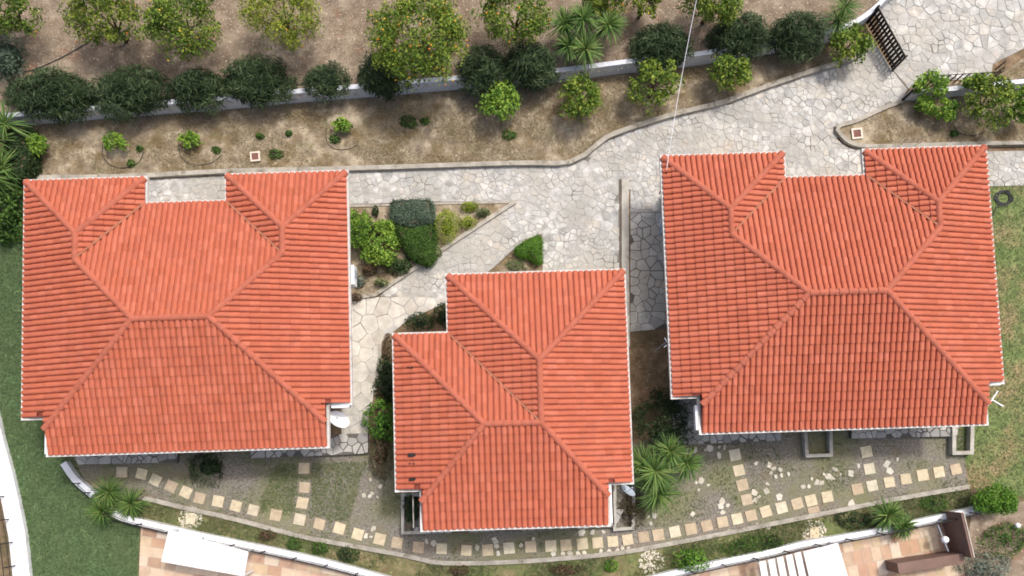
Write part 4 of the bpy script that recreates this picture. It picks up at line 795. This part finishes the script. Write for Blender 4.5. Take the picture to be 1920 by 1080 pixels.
for x, y, rx, ry, m_, lab in ((550, 1020, 17, 14, 'hedge_green', 'small dark tuft in the strip behind the patio with the plain canopy'), (600, 1028, 17, 16, 'hedge_green', 'round green tuft next to the small dark tuft in the strip'), (652, 1042, 22, 18, 'dark_leaf', 'wide green tuft in the strip where the railing nears the frame'), (500, 1004, 18, 12, 'brown_leaf', 'brownish tuft in the strip below the stepping stones'),
        (1752, 944, 30, 20, 'hedge_green', 'rounded olive shrub in the strip near the brown walls'), (1408, 1026, 62, 22, 'hedge_green', 'long olive green shrub in the strip behind the slatted canopy'), (1600, 976, 40, 18, 'dark_leaf', 'dark low shrub in the strip beside the yucca pair'), (1450, 1020, 20, 16, 'dark_leaf', 'dark end of growth in the strip near the stone landing'),
        (1145, 1062, 16, 14, 'hedge_bright', 'small green tuft in the strip left of the white stones heap'), (1060, 1068, 34, 12, 'brown_leaf', 'dry brownish growth in the strip below the small villa'), (860, 1072, 20, 12, 'brown_leaf', 'dry tuft at the bend of the kerb'), (1890, 1010, 46, 30, 'hedge_green', 'low green ground shrub on the bare dirt patch')):
    bush('shrub', x, y, rx, ry, 0, .4, m_, lab, 'low shrubs in the flower strip', n=480, size=.11, asp=.4, core=.5, tb=.45)
bush('shrub', 1300, 1052, 34, 27, 0, 1.1, 'hedge_bright', 'bright green rounded shrub overhanging the boundary wall', n=420, size=.12, asp=.5, tb=.55)
tree('shrub', 1866, 940, 46, 30, 0, 1.2, .1, 'bright leafy shrub at the end of the boundary wall', 'hedge_bright', None, 0, dens=1.6, size=.11, tb=.5, gaps=.8, cat='shrub')
bush('shrub', 1850, 1064, 58, 30, 0, .8, 'sage_leaf', 'grey leaved shrub below the brown walls', n=420, size=.12, asp=.35, tb=.3, core=.5)

# ------------------------------------------------------------------ grass, litter and weeds nobody could count
STEPS = gp([p for st in sets for p in st[0]], .05)
def blades(name, polys, n, z, m, ln, wd, label=None, flat=.35, tb=.45, holes=(), clump=.0):
    Vs, Ts = [], []
    for poly, share in polys:
        P = np.array(gp(poly, z)); lo, hi = P.min(0), P.max(0); A = area([tuple(p) for p in P]); N = int(n*share)
        X = rng.uniform(lo[0], hi[0], N*4); Y = rng.uniform(lo[1], hi[1], N*4); k = inside(P, X, Y)
        if clump: k &= (np.sin(X*1.3+2*np.sin(Y*.9))*np.sin(Y*1.7+1.3*np.sin(X*.7))+rng.normal(0, .35, len(X))) > clump
        for h in holes: k &= ~inside(gp(h, z), X, Y)
        if z < .05:
            for sx_, sy_ in STEPS: k &= (np.abs(X-sx_) > .32) | (np.abs(Y-sy_) > .32)
        X, Y = X[k][:N], Y[k][:N]; n_ = len(X); t = rng.uniform(0, 6.283, n_); el = rng.uniform(flat*.3, flat*2.2, n_); l = ln*rng.uniform(.5, 1.4, n_); D = np.stack([np.cos(t)*np.cos(el), np.sin(t)*np.cos(el), np.sin(el)], 1)*l[:, None]
        S = np.stack([-np.sin(t), np.cos(t), np.zeros(n_)], 1)*wd/2; B = np.stack([X, Y, np.full(n_, z+.004)], 1)
        Vs.append(np.stack([B+S, B-S, B+D*.6-S*.8+[0, 0, .01], B+D+S*.2], 1).reshape(-1, 3)); Ts.append(tb+rng.normal(0, .2, n_))
    V_ = np.vstack(Vs); o = put(name, raw(name, V_, np.arange(len(V_)).reshape(-1, 4), m, np.clip(np.concatenate(Ts), 0, 1))); return tag(o, label, 'grass' if 'grass' in name else 'litter', kind='stuff')
blades('scrub_grass', [(STRIP, 1)], 15000, .016, 'grass_olive', .22, .022, 'scruffy grass along the flower strip', flat=.5, clump=-.15, tb=.3)
blades('dry_grass', [(STRIP, 1)], 6000, .016, 'grass_dry', .2, .02, 'dry straw in the flower strip', flat=.4, clump=.1, tb=.3)
HOUSE1 = [(75, 360), (640, 345), (640, 800), (90, 820)]
blades('lawn_grass', [(LAWN_W, 1)], 46000, .01, 'grass_green', .11, .022, 'dark green lawn grass beside the large villa')
blades('lawn_grass', [(LAWN_E, .85), ([(1790, 785), (1822, 783), (1820, 848), (1790, 849)], .03)], 26000, .01, 'grass_olive', .10, .022, 'dry olive lawn grass beside the villa by the gate')
GB = [(x, y-2) for x, y in WALL[2:48]]+KERB[::-1][2:]+[(30, 300)]
blades('dry_grass', [(GB, .75), (NEBED, .25)], 44000, .10, 'grass_dry', .12, .018, 'dry straw grass in the garden beds', clump=-.1, tb=.4)
blades('weed_grass', [(GRAVEL, .6), (STRIP, .4)], 22000, .014, 'grass_olive', .11, .02, 'thin olive grass growing through the gravel and strip', clump=.3, tb=.35)
blades('weed_grass', [([(520, 870), (690, 865), (650, 985), (480, 955)], 1)], 5000, .014, 'grass_olive', .1, .02, 'thin olive grass round the stepping stones by the white dish', tb=.4)
blades('leaf_litter', [([(x, y-12) for x, y in WALL]+[(1650, -60), (-60, -60)], 1)], 24000, .8, 'litter', .07, .028, 'fallen leaves and pale debris on the orchard soil', flat=.12, clump=-.3)
blades('leaf_litter', [(GB, .5), (NEBED, .2), (TRI, .15), (SBED, .05), ([(1182, 640), (1258, 630), (1258, 900), (1190, 900)], .1)], 6000, .10, 'litter', .07, .035, 'fallen leaves on the garden beds', flat=.12, tb=.35)
blades('leaf_litter', [(GRAVEL, 1)], 5000, .014, 'litter', .05, .025, 'small pale chips on the gravel', flat=.1, tb=.5)
